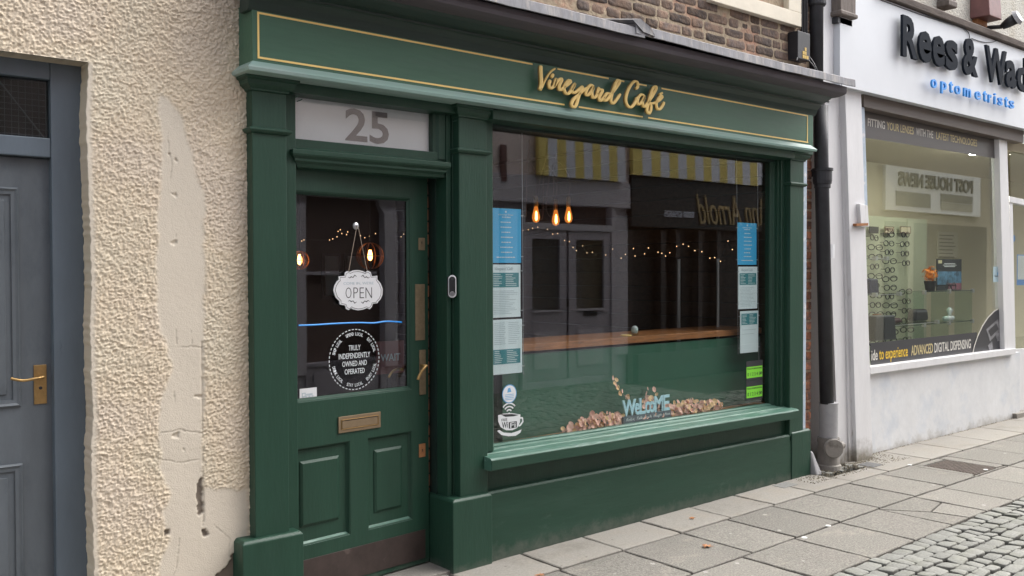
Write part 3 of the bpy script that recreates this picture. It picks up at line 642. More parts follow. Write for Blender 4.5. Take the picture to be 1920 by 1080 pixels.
k = MB(); k.tube([(uu, -.004, zq), (uu, -.045, zq)], .008, 12); k.tube(spline([(uu+.004, -.048, zq+.003), (uu-.012, -.052, zq-.004), (uu-.034, -.052, zq-.024), (uu-.052, -.05, zq-.052), (uu-.056, -.048, zq-.066)]), [.0075]*24+[.006], 10); k.xf(Rd).build('handle', BRASS, door, smooth=True)
k = MB(); uu -= .13; k.tube([(uu+.06, .06, zq-.02), (uu+.06, .10, zq-.02)], .008, 10); k.tube(spline([(uu+.06, .10, zq-.02), (uu+.03, .105, zq-.03), (uu, .10, zq-.06)]), .006, 10); k.xf(Rd).build('handle', BRASS, door, smooth=True)
for zq2 in (.25, 1.0, 1.8): MB().lathe((-.004, -.004, zq2), [(.005, 0), (.005, .09)], 10, 'z').xf(Rd).build('hinge', GREEN, door)
# decals on the door glass
def dtext(name, body, m, a, b, c, d_, off=-.0232, bold=0., par=door):
    u0, _ = atd(a, (b+d_)/2, off); u1, _ = atd(c, (b+d_)/2, off); zt1 = atd((a+c)/2, b, off)[1]; zb1 = atd((a+c)/2, d_, off)[1]
    return text(name, body, m, par, u0, u1, zb1, zt1, .0235, .0006, bold, frame=lambda x, y, z: dfr(x, y, z))
ucx, ucz = atd(665, 674, -.023)
for k in range(44):
    pass
ds = MB(); rd = .150
for k in range(46):
    q = 2*math.pi*k/46; dq = .075
    pts = [(ucx+rd*math.cos(q+s_*dq/2)*w_, .0232, ucz+rd*math.sin(q+s_*dq/2)*w_) for s_, w_ in ((-1, 1), (1, 1), (1, .972), (-1, .972))]
    ds.rings([pts, [(a, b-.0006, c) for a, b, c in pts]])
ds.xf(Rd).build('roundel_decal', WPRINT, door)
MB().lathe((ucx, .0236, ucz), [(rd*.955, .0004), (rd*.955, .0)], 48, 'y').xf(Rd).build('roundel_decal', glass_mat('smoky_decal_film', (.88, .88, .89), 1.08), door)
for i, (tx, wd) in enumerate((('TRULY', .070), ('INDEPENDENTLY', .186), ('OWNED AND', .145), ('OPERATED', .118))):
    zc = ucz+.058-.0385*i; o = text('roundel_decal', tx, WPRINT, door, ucx-wd/2, ucx+wd/2, zc-.0130, zc+.0130, .0232, .0006, .004, frame=lambda x, y, z: dfr(x, y, z))
def arc(body, q0, q1, r_, flip=False):
    n = len(body)
    for i, c in enumerate(body):
        if c == ' ': continue
        q = math.radians(q0+(q1-q0)*(i+.5)/n); up = 1 if not flip else -1
        wdt = .0085
        def fr_(x, y, z, q=q, up=up):
            lx, lz = x, z; ang = (q-math.pi/2) if up == 1 else (q+math.pi/2)
            return dfr(ucx+r_*math.cos(q)+lx*math.cos(ang)-lz*math.sin(ang), y, ucz+r_*math.sin(q)+lx*math.sin(ang)+lz*math.cos(ang))
        text('roundel_decal', c, WPRINT, door, -wdt/2, wdt/2, -.008, .008, .0232, .0006, .01, frame=fr_)
arc('SPEND LOCAL', 114, 66, .126); arc('EAT LOCAL', 52, 14, .126); arc('SHOP LOCAL', 166, 128, .126)
arc('STAY LOCAL', 248, 292, .126, True); arc('DRINK LOCAL', 192, 236, .126, True); arc('ENJOY LOCAL', 304, 348, .126, True)
tp = MB(); P = [atd(a, b, -.022) for a, b in ((560, 610), (590, 609), (630, 606.5), (672, 605), (700, 605.5), (725, 602.5), (753, 604))]
tp.tube(spline([(u, .0215, z) for u, z in P]), .0042, 6); tp.xf(Rd).build('blue_line', BLUET, door)
u0, z_0 = atd(562, 751, -.022); u1, z_1 = atd(594, 726, -.022)
MB().box(u0, u1, .0222, .0232, z_0, z_1).xf(Rd).build('payment_sticker', SIGNW, door)
text('payment_sticker', 'o  Square', DPRINT, door, u0+.012, u1-.006, z_0+.040, z_0+.062, .0220, .0005, 0, frame=lambda x, y, z: dfr(x, y, z)) if False else None
k = MB()
k.rings([[(u0+.010+w_, .0220, z_1-.034+w2), ] for w_, w2 in ((0, 0),)], cap=False) if False else None
r = lambda a, y: [(u0+.022-a, y, z_1-.030-a), (u0+.022+a, y, z_1-.030-a), (u0+.022+a, y, z_1-.030+a), (u0+.022-a, y, z_1-.030+a)]
k.rings([r(.010, .0219), r(.010, .0214), r(.006, .0214), r(.006, .0219)], cap=False)
for i in range(5): k.box(u0+.036+i*.007, u0+.041+i*.007, .0214, .022, z_1-.035, z_1-.026)
for i in range(4): k.box(u0+.012+i*.018, u0+.021+i*.018, .0214, .022, z_0+.012, z_0+.017)
k.xf(Rd).build('payment_sticker', PRINT, door)
# --- window: sill, riser, frame
def dzr(x): return -.020*(x-3.0)/2.83
xsn = list(np.linspace(3.0, 5.832, 22)); dzn = [dzr(x)+random.uniform(-.0012, .0012) for x in xsn]
MB().sweepx([(.13, .588), (.085, .583), (.080, .579), (.03, .573), (.027, .570), (-.045, .565), (-.058, .562), (-.062, .555), (-.062, .506), (-.056, .499), (.13, .499)], xsn, dzn).build('window_sill', GREENW, cafe)
sill = [c for c in cafe.children if c.name == 'window_sill'][0]
MB().sweepx([(-.0625, .501), (-.0655, .503), (-.0655, .553), (-.0625, .5545)], xsn, dzn).build('sill_nosing', GREENH, sill)
MB().sweepx([(.04, .33), (.04, .51), (.10, .51), (.10, .33)], [3.02, 5.83]).build('riser_panel', GREENK if False else GREEN, cafe)
MB().sweepx([(0, -.05), (0, .362), (.006, .374), (.06, .376), (.06, -.05)], [3.029, 5.83], [0, -.02]).build('stall_riser', GREENH, cafe, .001)
wf = MB(); wf.sweepz([(3.026, .03), (3.085, .03), (3.10, .045), (3.118, .10), (3.118, .15), (3.026, .15)], .58, 2.35)
wf.build('window_frame', GREEN, cafe, .002)
P = [(5.812, .03), (5.806, .03), (5.806, .045), (5.790, .045), (5.786, .055), (5.780, .045), (5.772, .050), (5.772, .066), (5.757, .070), (5.757, .088), (5.743, .090), (5.738, .10), (5.730, .10), (5.722, .112), (5.722, .15), (5.812, .15)]
MB().sweepz(P, .55, 2.35).build('window_frame', GREEN, cafe)
MB().sweepx([(.100, .580), (.100, .590), (.112, .597), (.145, .597), (.145, .580)], xsn[1:], dzn[1:]).build('window_frame', GREENW, cafe)
MB().sweepx([(.08, 2.325), (.08, 2.342), (.15, 2.342), (.15, 2.325)], [3.10, 5.73]).build('window_frame', GREENK, cafe)
pane = box('window_glass', GLASS, cafe, 3.11, 5.728, .12, .126, .590, 2.335)
# --- brick upper wall
YB = .07
wx0, wx1, wzb = X(1335, 0, YB-.05), X(1503, 50, YB-.05), Z(1503, 51, YB-.05)
bw = MB(); zc = 2.93; row = 0
while zc < 4.5:
    h = .054; x = XL+.03-random.uniform(0, .2)
    while x < 6.15:
        wd = random.choice([.205, .205, .1, .21, .11]) if row > 1 else random.choice([.09, .1, .11, .2]); xe = min(x+wd, 6.155)
        if x > XL and not (xe > wx0+.01 and x < wx1-.005 and zc > wzb-.02) and xe-x > .03:
            pts = []
            for (a, b) in ((x, zc), (xe, zc), (xe, zc+h), (x, zc+h)): pts.append((a, b))
            oc = []
            for i in range(4):
                a, b = pts[i], pts[(i+1) % 4]
                for tt in (.12, .5, .88): oc.append((a[0]+(b[0]-a[0])*tt+random.uniform(-.004, .004), a[1]+(b[1]-a[1])*tt+random.uniform(-.004, .004)))
            cx = (x+xe)/2; cz = zc+h/2; q = random.uniform(-.003, .003)
            rg = lambda k, yy: [(cx+(a-cx)*(1-(1-k)*.03/(xe-x)*4), yy-q, cz+(b-cz)*k) for a, b in oc]
            bw.rings([rg(1, YB+.02), rg(1, YB-.004), rg(.95, YB-.0062), rg(.5, YB-.0065)])
        x += wd+random.uniform(.010, .018)
    zc += h+random.uniform(.010, .016); row += 1
def bricks_and_mortar(bm_, mo_, mb_, parent, bev=0.):
    nf = len(bm_.f); n = len(bm_.v); bm_.v += mo_.v; bm_.f += [tuple(i+n for i in f) for f in mo_.f]
    o = bm_.build('wall', mb_, parent, bev); o.data.materials.append(MORTAR)
    for k, p in enumerate(o.data.polygons):
        p.material_index = 0 if k < nf else 1; p.use_smooth = (k < nf and bev == 0)
    return o
bricks_and_mortar(bw, MB().box(XL+.03, 6.155, YB-.004, .45, 2.75, 5.6), BRICK, cafe)
# brick sliver beside the pipe, and a grey metal edge strip
bs_ = MB(); zc = .03
row = 0
while zc < 2.72:
    h = .066; off = random.uniform(0, .03); bs_.box(6.05, 6.13+off, .085+random.uniform(-.006, .004), .11, zc, zc+h-.006+random.uniform(-.004, 0)); bs_.box(6.145+off, 6.235, .09, .11, zc, zc+h-.008)
    zc += h+.010
bricks_and_mortar(bs_, MB().box(6.0, 6.24, .100, .45, -.05, 2.749), BRICKO, cafe, .006)
MB().sweepz([(5.99, .012), (6.035, .012), (6.045, .10), (5.99, .10)], .37, 2.40, .01).build('edge_strip', PALEB, cafe, .002)
MB().hexa([(6.08, -.06, .02), (6.17, -.05, .02), (6.17, .06, .02), (6.08, .06, .02), (6.075, -.01, .20), (6.10, -.01, .20), (6.10, .06, .20), (6.075, .06, .20)]).build('corner_stone', PVC, cafe, .018)
# upstairs window
yw = YB-.05
uf = MB(); uf.box(wx0-.0, wx1, yw, yw+.2, wzb, wzb+.10); uf.box(wx1-.16, wx1, yw+.001, yw+.2, wzb+.10, 4.6); uf.box(wx0, wx0+.16, yw+.001, yw+.2, wzb+.10, 4.6)
uw = uf.build('upper_window', CREAMP, cafe, .004)
uf = MB(); zb_ = Z(1450, 18, yw+.06)
uf.box(wx0+.16, wx1-.16, yw+.03, yw+.12, wzb+.10, zb_+.0); uf.box(wx0+.16, wx0+.20, yw+.04, yw+.12, zb_, 4.6)
for px in (1421, ): xq = X(px, 8, yw+.05); uf.box(xq-.012, xq+.012, yw+.05, yw+.10, zb_, 4.6); uf.box(xq-.30, xq-.276, yw+.05, yw+.10, zb_, 4.6)
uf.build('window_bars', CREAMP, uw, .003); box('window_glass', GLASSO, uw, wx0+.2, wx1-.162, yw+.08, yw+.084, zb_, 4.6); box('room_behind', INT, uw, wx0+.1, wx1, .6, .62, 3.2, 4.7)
# --- interior shell
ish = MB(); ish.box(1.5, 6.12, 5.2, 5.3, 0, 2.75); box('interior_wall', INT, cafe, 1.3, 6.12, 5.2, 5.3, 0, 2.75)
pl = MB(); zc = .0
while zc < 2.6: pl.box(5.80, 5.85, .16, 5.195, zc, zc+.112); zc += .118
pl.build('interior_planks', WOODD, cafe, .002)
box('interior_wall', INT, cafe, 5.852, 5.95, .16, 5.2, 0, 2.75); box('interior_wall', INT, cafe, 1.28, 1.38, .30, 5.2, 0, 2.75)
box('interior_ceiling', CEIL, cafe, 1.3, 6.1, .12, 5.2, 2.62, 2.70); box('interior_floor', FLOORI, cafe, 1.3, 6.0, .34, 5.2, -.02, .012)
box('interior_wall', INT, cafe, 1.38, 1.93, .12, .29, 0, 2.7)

# ================================================================== CAFE CONTENTS
YC = .24
ct = thing('window_counter', 'green panelled counter with orange wood top behind the cafe window', 'counter')
cxl = X(942, 780, YC)
box('counter_front', COUNT, ct, cxl, 5.795, YC, YC+.04, .0, Z(1180, 640, YC)-.03, bevel=.002)
box('counter_end', COUNT, ct, cxl, cxl+.04, YC+.042, YC+.34, .0, Z(1180, 640, YC)-.032)
zct = Z(1180, 632, YC-.015)
box('counter_top', WOOD, ct, cxl+.02, 5.79, YC-.015, YC+.38, zct-.042, zct, bevel=.003)
base(ct, (4.4, .4, 0))
sb = thing('window_shelf', 'low wooden display shelf inside the window behind the green sill', 'shelf')
box('shelf_board', WOOD, sb, 3.19, 5.79,   .155, .238, .545, .575, bevel=.002); box('shelf_support', WOODD, sb, 3.3, 5.7, .16, .20, .02, .543)
base(sb, (4.4, .2, 0))

def notice(lab, px0, px1, yt, yb, kind, Y=.16):
    x0, x1 = X(px0, (yt+yb)/2, Y), X(px1, (yt+yb)/2, Y); pm_ = (px0+px1)/2; za, zb = Z(pm_, yb, Y), Z(pm_, yt, Y)
    n = thing('notice_holder', lab, 'notice', group='notices hanging on wires inside the cafe window')
    w, h = x1-x0, zb-za
    box('sheet', BLUEP if kind == 'blue' else WHITEC, n, x0, x1, Y, Y+.003, za, zb)
    pr = MB(); yy0, yy1 = Y-.0012, Y-.0002
    if kind == 'blue':
        for i in range(9):
            zz = zb-h*(.16+.092*i); ww = w*(.34 if i else .30)*random.uniform(.8, 1.1)
            if i == 8: ww = w*.6
            xx = (x0+x1)/2-ww/2
            while xx < (x0+x1)/2+ww/2: l_ = random.uniform(.006, .02); pr.box(xx, xx+l_, yy0, yy1, zz-.0028, zz+.0028); xx += l_+.004
        pr.lathe(((x0+x1)/2, yy1, zb-h*.06), [(.006, 0), (.006, -.001)], 12, 'y')
        pr.build('printed_text', WPRINT, n)
        text('printed_text', 'Opening Times', WPRINT, n, (x0+x1)/2-w*.24, (x0+x1)/2+w*.24, zb-h*.135, zb-h*.10, Y-.0002, .001, 0, shear=.3)
    else:
        top = kind == 'top'; t0, t1 = (zb-h*.43, zb-h*.155) if top else (za+h*.185, za+h*.455)
        if kind == 'thin': t0, t1 = zb-h*.33, zb-h*.06
        box('menu_panel', TEAL, n, x0+w*.06, x1-w*.06, Y-.001, Y-.0002, t0, t1, bevel=.0004)
        pl_ = MB(); cols = ((.10, .40), (.50, .88))
        for i in range(7):
            zz = t1-(t1-t0)*(.12+.125*i)
            for a, b in cols: pl_.box(x0+w*a, x0+w*(a+(b-a)*random.uniform(.5, 1)), Y-.0018, Y-.0009, zz-.0015, zz+.0015)
        pl_.build('printed_text', WPRINT, n)
        rows = [zb-h*q for q in ([.50+.033*i for i in range(14)] if top else [.06+.035*i for i in range(12)])] if kind != 'thin' else [zb-h*(.45+.1*i) for i in range(2)]
        for zz in rows:
            if not top and kind != 'thin': pr.box(x0+w*.1, x0+w*random.uniform(.35, .48), yy0, yy1, zz-.0012, zz+.0012); pr.box(x0+w*.55, x0+w*random.uniform(.8, .92), yy0, yy1, zz-.0012, zz+.0012)
            else: pr.box(x0+w*.1, x0+w*random.uniform(.6, .92), yy0, yy1, zz-.0011, zz+.0011)
        pr.build('printed_text', PRINT, n)
        if top: text('printed_text', 'Vineyard Café', PRINT, n, x0+w*.15, x0+w*.75, zb-h*.125, zb-h*.045, Y-.0002, .001, 0, shear=.4)
    hf = MB()
    for zz in (za+h*.12, zb-h*.12):
        for xx in (x0-.008, x1+.004): hf.box(xx-.006, xx+.010, Y-.003, Y+.004, zz-.003, zz+.003)
    hf.build('wire_clip', ACRY, n)
    hd = MB(); hd.box(x0-.004, x1+.008, Y+.0032, Y+.006, za-.006, zb+.004); hd.build('acrylic_sheet', CLEAR, n)
    base(n, ((x0+x1)/2, Y, za)); return n
notice('bright blue opening times notice, topmost on the left wires', 919, 977, 391, 493, 'blue')
notice('white menu sheet with teal block near its top, middle of the left wires', 919, 976, 496, 595, 'top')
notice('white menu sheet with teal block near its bottom, lowest on the left wires', 921, 979, 599, 701, 'bot')
notice('narrow bright blue opening times notice, topmost on the right wires', 1383, 1418.5, 418, 496.5, 'blue')
notice('narrow white menu sheet, middle of the right wires', 1384.5, 1420, 500, 579, 'top')
notice('narrow white menu sheet with teal block on top, lowest on the right wires', 1388, 1421.5, 583, 661, 'thin')
for lab, px, ya, yb_ in (('thin steel wire carrying the left notices', 978.5, 238, 702), ('thin steel wire left of the right hand notices', 1381, 288, 664), ('thin steel wire right of the right hand notices', 1420, 292, 700)):
    a = at(px, ya, .16); b = at(px+3, yb_, .16)
    tag(MB().tube([(a[0], .16, a[2]+.05), (b[0], .16, b[2])], .0014, 6).build('hanging_wire', ACRY), lab, 'wire', 'notice wires in the cafe window')
for i, (lab, ya) in enumerate((('lime green food hygiene rating card, upper of the two', 676), ('lime green food hygiene rating card, lower of the two', 713))):
    Y = .118; n = thing('rating_card', lab, 'card', group='food hygiene cards in the cafe window')
    x0, x1 = X(1399, ya+20, Y), X(1430, ya+20, Y); zt1 = Z(1415, ya, Y); zb1 = Z(1415, ya+36, Y); hh = zt1-zb1
    box('card_back', DPRINT, n, x0, x1, Y, Y+.0015, zb1, zt1); box('card_face', LIME, n, x0+.004, x1-.006, Y-.0012, Y-.0001, zb1+hh*.12, zb1+hh*.70)
    text('printed_text', 'FOOD HYGIENE RATING', DPRINT, n, x0+.012, x1-.012, zb1+hh*.56, zb1+hh*.64, Y-.0012, .0008)
    text('printed_text', '0 1 2 3 4 5', DPRINT, n, x0+.015, x1-.035, zb1+hh*.22, zb1+hh*.40, Y-.0012, .0008)
    MB().lathe((x1-.022, Y-.0013, zb1+hh*.32), [(.012, 0), (.012, -.0008)], 16, 'y').build('rating_mark', DPRINT, n)
    text('printed_text', '5', LIME, n, x1-.027, x1-.017, zb1+hh*.22, zb1+hh*.42, Y-.0022, .0006)
    base(n, ((x0+x1)/2, Y, zb1))
# wifi cup decal and round sticker on the glass (parts of the building's window)
Y = .1190
def gp(a, b): p = at(a, b, Y); return (p[0], p[2])
cup = MB(); z9 = lambda x, y: gp(900+x/3.375, 540+y/3.375)
cup.prismy([z9(*p) for p in ((115, 805), (150, 795), (200, 792), (255, 800), (252, 850), (235, 885), (205, 900), (165, 900), (130, 880), (115, 845))], Y, Y-.0008)
cup.prismy([z9(*p) for p in ((108, 905), (122, 898), (150, 915), (200, 918), (240, 905), (262, 895), (255, 915), (225, 935), (180, 938), (135, 930))], Y, Y-.0008)
cup.tube([(*(lambda q: (q[0], Y, q[1]))(z9(*p)),) for p in ((252, 822), (268, 822), (271, 845), (255, 868), (244, 872))], .006, 6, flat=.0006)
cup.build('wifi_decal', SIGNW, pane)
text('wifi_decal', 'Wi', DPRINT, pane, z9(138, 880)[0], z9(176, 880)[0], z9(150, 887)[1], z9(150, 848)[1], Y-.0008, .0006, .01)
text('wifi_decal', 'FREE', DPRINT, pane, z9(135, 880)[0], z9(172, 880)[0], z9(150, 842)[1], z9(150, 826)[1], Y-.0008, .0006, .0)
k = MB(); a, b = z9(182, 890), z9(232, 842); k.box(a[0], b[0], Y-.0014, Y-.0008, a[1], b[1]); k.prismy([z9(*p) for p in ((130, 800), (200, 797), (245, 803), (210, 812), (160, 815))], Y-.0009, Y-.0014); k.build('wifi_decal', DPRINT, pane, .0)
text('wifi_decal', 'Fi', SIGNW, pane, z9(190, 880)[0], z9(224, 880)[0], z9(205, 884)[1], z9(205, 850)[1], Y-.0014, .0006, .01)
k = MB(); c = z9(184, 800)
for r_ in (.022, .040, .058):
    k.tube([(c[0]+r_*math.cos(q), Y, c[1]+.004+r_*math.sin(q)) for q in np.linspace(math.radians(42), math.radians(138), 10)], .0045, 6, flat=.0006)
k.lathe((c[0], Y, c[1]), [(.010, 0), (.010, -.0012)], 14, 'y'); k.build('wifi_decal', SIGNW, pane)
c = gp(955, 738.5); ry = abs(gp(955, 720.5)[1]-gp(955, 756)[1])/2
MB().lathe((c[0], Y, c[1]), [(ry, 0), (ry, -.0006)], 32, 'y').build('round_sticker', mat('sticker_blue_rim', (.08, .30, .55), .5), pane)
MB().lathe((c[0], Y-.0007, c[1]), [(ry*.90, 0), (ry*.90, -.0005)], 32, 'y').build('round_sticker', SIGNW, pane)
k = MB()
for i in range(4): k.box(c[0]-ry*.6, c[0]+ry*.6, Y-.0018, Y-.0013, c[1]-ry*(.1+.17*i), c[1]-ry*(.04+.17*i))
k.prismy([(c[0]-ry*.3, c[1]+ry*.15), (c[0]+ry*.25, c[1]+ry*.2), (c[0]+ry*.1, c[1]+ry*.65), (c[0]-ry*.2, c[1]+ry*.6)], Y-.0013, Y-.0018); k.build('round_sticker', mat('sticker_blue', (.12, .35, .60), .5), pane)

# open sign, hanging on the door glass
os_ = thing('open_sign', 'white scalloped COME IN WE ARE OPEN sign hanging on string against the door glass', 'sign')
def zo(x, y): return atd(600+x/4.154, 400+y/4.154, .004)
outl = [(112, 600), (120, 565), (140, 530), (155, 520), (152, 492), (200, 488), (203, 462), (222, 450), (240, 458), (262, 446), (305, 442), (345, 450), (362, 462), (380, 447), (403, 458), (412, 490), (455, 487), (455, 515), (480, 545), (497, 590), (495, 635), (480, 670), (460, 690), (458, 700), (420, 705), (412, 730), (395, 748), (375, 738), (345, 750), (305, 756), (265, 748), (250, 738), (232, 755), (212, 745), (203, 718), (162, 710), (160, 685), (130, 655)]
osh = MB().prismy([zo(*p) for p in outl], .010, .004).xf(Rd).build('sign_board', SIGNW, os_, .001)
oc = np.array([zo(*p) for p in outl]); cc = oc.mean(0)
MB().tube([(*(cc+(p-cc)*.93)[:1], .0035, (cc+(p-cc)*.93)[1]) for p in np.vstack([oc, oc[:1]])], .0013, 5, flat=.0004).xf(Rd).build('sign_border', DPRINT, os_)
def ot(body, a, b, c, d_, bold=0.):
    u0, z1_ = zo(a, b); u1, z0_ = zo(c, d_); return text('sign_text', body, DPRINT if bold >= 0 else PRINT, os_, u0, u1, z0_, z1_, .0038, .0006, -.018 if len(body) == 1 else 0., frame=lambda x, y, z: dfr(x, y, z))
ot('COME IN, WE\'RE', 190, 535, 425, 556, -.004)
for ch_, a, b in (('O', 207, 252), ('P', 268, 303), ('E', 316, 350), ('N', 362, 412)): ot(ch_, a, 578, b, 660, .0)
sw = MB()
for (yy, s_) in ((492, 1), (690, -1)):
    for sd in (-1, 1):
        P = [(310+sd*q[0], yy+s_*q[1]) for q in ((18, 0), (32, -10), (45, 8), (60, 2), (72, 12), (84, 4))]
        sw.tube([(*(lambda q: (q[0], .0036, q[1]))(zo(*p)),) for p in P], [.0012, .003, .002, .003, .002, .001], 5, flat=.0005)
sw.xf(Rd).build('sign_scroll', DPRINT, os_)
a, b, c = zo(232, 452), zo(376, 448), zo(305, 100)
MB().tube([(a[0], .006, a[1]), (c[0]-.004, .010, c[1]), (c[0]+.004, .010, c[1]), (b[0], .006, b[1])], .0018, 6).xf(Rd).build('string', STRING, os_)
MB().lathe((c[0], .024, c[1]+.002), [(.018, 0), (.016, -.004), (.006, -.008), (.005, -.016)], 16, 'y').xf(Rd).build('suction_hook', ACRY, os_)
base(os_, (2.3, .1, 1.25))

# video doorbell on the jamb
db = thing('doorbell', 'black and white video doorbell on the green jamb right of the door', 'doorbell')
zc_b = Z(852, 537, .02); r_ = .0205; hb = .0585; cx = 0.
def pill(r, h): return [(r*math.cos(q), h-r_+r*math.sin(q)) for q in np.linspace(0, math.pi, 12)]+[(r*math.cos(q), -h+r_+r*math.sin(q)) for q in np.linspace(math.pi, 2*math.pi, 12)]
Mb = Matrix.Translation((2.812, .022, zc_b)) @ Matrix.Rotation(math.radians(-36), 4, 'Z')
MB().prismy(pill(r_, hb), .020, -.008).xf(Mb).build('bell_body', SIGNW, db, .002); MB().prismy(pill(r_*.80, hb-.004), -.007, -.0095).xf(Mb).build('bell_front', BLACK, db)
MB().lathe((0, -.0096, -hb+r_), [(r_*.62, .0), (r_*.62, -.002), (r_*.5, -.002), (r_*.5, 0)], 20, 'y').xf(Mb).build('bell_button', ACRY, db); MB().lathe((0, -.0096, hb-r_), [(r_*.4, 0), (r_*.3, -.001)], 16, 'y').xf(Mb).build('camera_lens', DPRINT, db)
MB().box(2.80, 2.838, .02, .052, zc_b-.05, zc_b+.05).build('wedge_mount', BLACK, db, .002)
base(db, (2.812, .05, zc_b-hb))

# welcome sign + garland on the shelf
zsh = .575
ws = thing('welcome_sign', 'pale blue cut out WELCOME letters on a grey plank among the dried leaves', 'sign')
Y = .168; x0, x1 = X(1166, 775, Y), X(1253, 765, Y)
zb0, zt0 = Z(1210, 775, Y), Z(1210, 745, Y)
lx = x0; ws_l = [('W', .24), ('e', .09), ('L', .11), ('c', .09), ('o', .10), ('M', .17), ('E', .13)]
tot = sum(b for _, b in ws_l); zpl = max(zb0-.055, zsh)
for ch_, b in ws_l:
    wd = (x1-x0)*b/tot; big = ch_.isupper(); text('letter', ch_, SKYBL, ws, lx, lx+wd*1.08, zb0, zb0+(zt0-zb0)*(1 if big else .72), Y, .008, .02); lx += wd
box('plank', PLANK, ws, x0+.01, x1+.02, Y-.006, Y+.012, zsh, zb0)
text('plank_text', 'Relax, Talk much, Laugh often', WPRINT, ws, x0+.03, x1+.01, zsh+(zb0-zsh)*.3, zsh+(zb0-zsh)*.75, Y-.006, .0008, 0, shear=.4)
base(ws, ((x0+x1)/2, Y, zsh))
def leafdisc(mb, c, r, nrm, asp=.85):
    n = Vector(nrm).normalized(); a = n.orthogonal().normalized(); b = n.cross(a); th = random.uniform(0, 6.28); a, b = a*math.cos(th)+b*math.sin(th), b*math.cos(th)-a*math.sin(th)
    c = Vector(c); i0 = len(mb.v); k = 10; mb.v.append(tuple(c-n*r*.22)); 
    for j in range(k): q = 2*math.pi*j/k; mb.v.append(tuple(c+a*r*math.cos(q)+b*r*asp*math.sin(q)))
    for j in range(k): mb.f.append((i0, i0+1+j, i0+1+(j+1) % k))
def garland(lab, m, segs, sprig=None):
    g_ = thing('leaf_garland', lab, 'garland', group='dried leaf garlands inside the cafe window'); lv = MB(); am = MB(); stm = MB()
    for (pa, pb, ha, hb, n) in segs:
        for i in range(n):
            t_ = random.random(); px = pa+(pb-pa)*t_; h = ha+(hb-ha)*math.sin(math.pi*t_)
            x = X(px, 790, .19); yy = random.uniform(.160, .222); r_ = random.uniform(.010, .022)
            z = zsh+r_*.6+random.random()**1.2*h
            leafdisc(am if random.random() < .28 else lv, (x, yy, z), r_, (random.uniform(-.7, .7), -1, random.uniform(-.3, .9)))
        a, b = X(pa, 790, .19), X(pb, 790, .19); stm.tube([(a, .19, zsh+.006), ((a+b)/2, .2, zsh+.02), (b, .19, zsh+.006)], .003, 6)
    if sprig:
        P = [at(px, py, .19) for px, py in sprig]; stm.tube(spline(P, 4), .002, 6)
        for p in P:
            for _ in range(3): leafdisc(lv if random.random() < .4 else am, (p[0]+random.uniform(-.02, .02), p[1], p[2]+random.uniform(-.02, .02)), random.uniform(.012, .02), (random.uniform(-.6, .6), -1, random.uniform(-.2, .5)))
    lv.build('leaves', LEAFP, g_); am.build('amber_leaves', LEAFO, g_); stm.build('stem', STRING, g_); base(g_, (X((segs[0][0]+segs[0][1])/2, 790, .19), .19, zsh)); return g_
garland('dried pink leaf garland heaped left of the welcome letters, with one upright sprig', LEAFP, [(1056, 1090, .03, .045, 22), (1088, 1168, .05, .085, 170)], [(1186, 762), (1176, 748), (1165, 735), (1158, 722), (1152, 712)])
garland('dried leaf garland rising behind the welcome letters', LEAFP, [(1200, 1240, .10, .20, 60)])
garland('dried pink leaf garland heaped right of the welcome letters', LEAFP, [(1250, 1326, .06, .085, 150), (1324, 1354, .02, .07, 26)])
# objects on the counter
cj = thing('candle_jar', 'small glass jar holding a white lump, standing on the wood counter top', 'jar')
p = at(1190, 633, YC+.06); MB().lathe((p[0], p[1], zct), [(.018, 0), (.026, .006), (.027, .034), (.022, .05)], 18).build('jar', CLEAR, cj, smooth=True)
MB().lathe((p[0], p[1], zct+.012), [(.012, 0), (.021, .010), (.023, .030), (.016, .046), (.006, .052)], 14).build('candle', SIGNW, cj, smooth=True); base(cj, (p[0], p[1], zct))
p = at(1174, 636, YC+.04); q = MB(); q.tube([(p[0]+.032*math.cos(a), p[1]+.032*math.sin(a), zct+.006) for a in np.linspace(0, 2*math.pi, 25)], .005, 8); tag(q.build('ring', GOLD, smooth=True), 'thin golden ring lying flat on the counter beside the candle jar', 'ring')
# pendant lamps
def pendant(lab, px, py, Y, zc=2.62, loop=.22):
    n = thing('pendant_lamp', lab, 'lamp', group='bare amber bulbs hanging in the cafe'); c = at(px, py, Y); s_ = .068
    MB().lathe((c[0], Y, c[2]), [(.006, -s_), (.024, -s_*.85), (.033, -s_*.45), (.031, -s_*.1), (.021, s_*.5), (.014, s_*.95)], 18).build('bulb', BULB, n, smooth=True)
    MB().lathe((c[0]-.020, Y-.027, c[2]-.012), [(.003, -.042), (.011, -.028), (.009, .02), (.003, .038)], 10).build('filament', FILA, n, smooth=True)
    MB().lathe((c[0], Y, c[2]+s_*.95), [(.019, 0), (.019, .075), (.010, .09)], 16).build('lamp_holder', BRASS, n, smooth=True)
    z_ = c[2]+s_*.95+.09
    MB().tube(spline([(c[0], Y, z_), (c[0]+.01, Y, z_+.15), (c[0]-loop*.3, Y, z_+.27), (c[0]-loop*.55, Y, z_+.20), (c[0]-loop*.7, Y, z_-.1), (c[0]-loop*.5, Y, z_-.16), (c[0]-loop*.45, Y, z_+.2), (c[0]-loop*.3, Y, zc)]), .0045, 6).build('cable', mat('brown_flex', (.09, .05, .04), .6), n)
    base(n, c); return n
pendant('amber filament bulb, leftmost of the three in the big window', 1005, 402, 1.9)
pendant('amber filament bulb hanging lowest, middle of the three in the big window', 1042, 408, 1.9, loop=.3)
pendant('amber filament bulb, rightmost of the three in the big window', 1066, 403, 1.75, loop=.36)
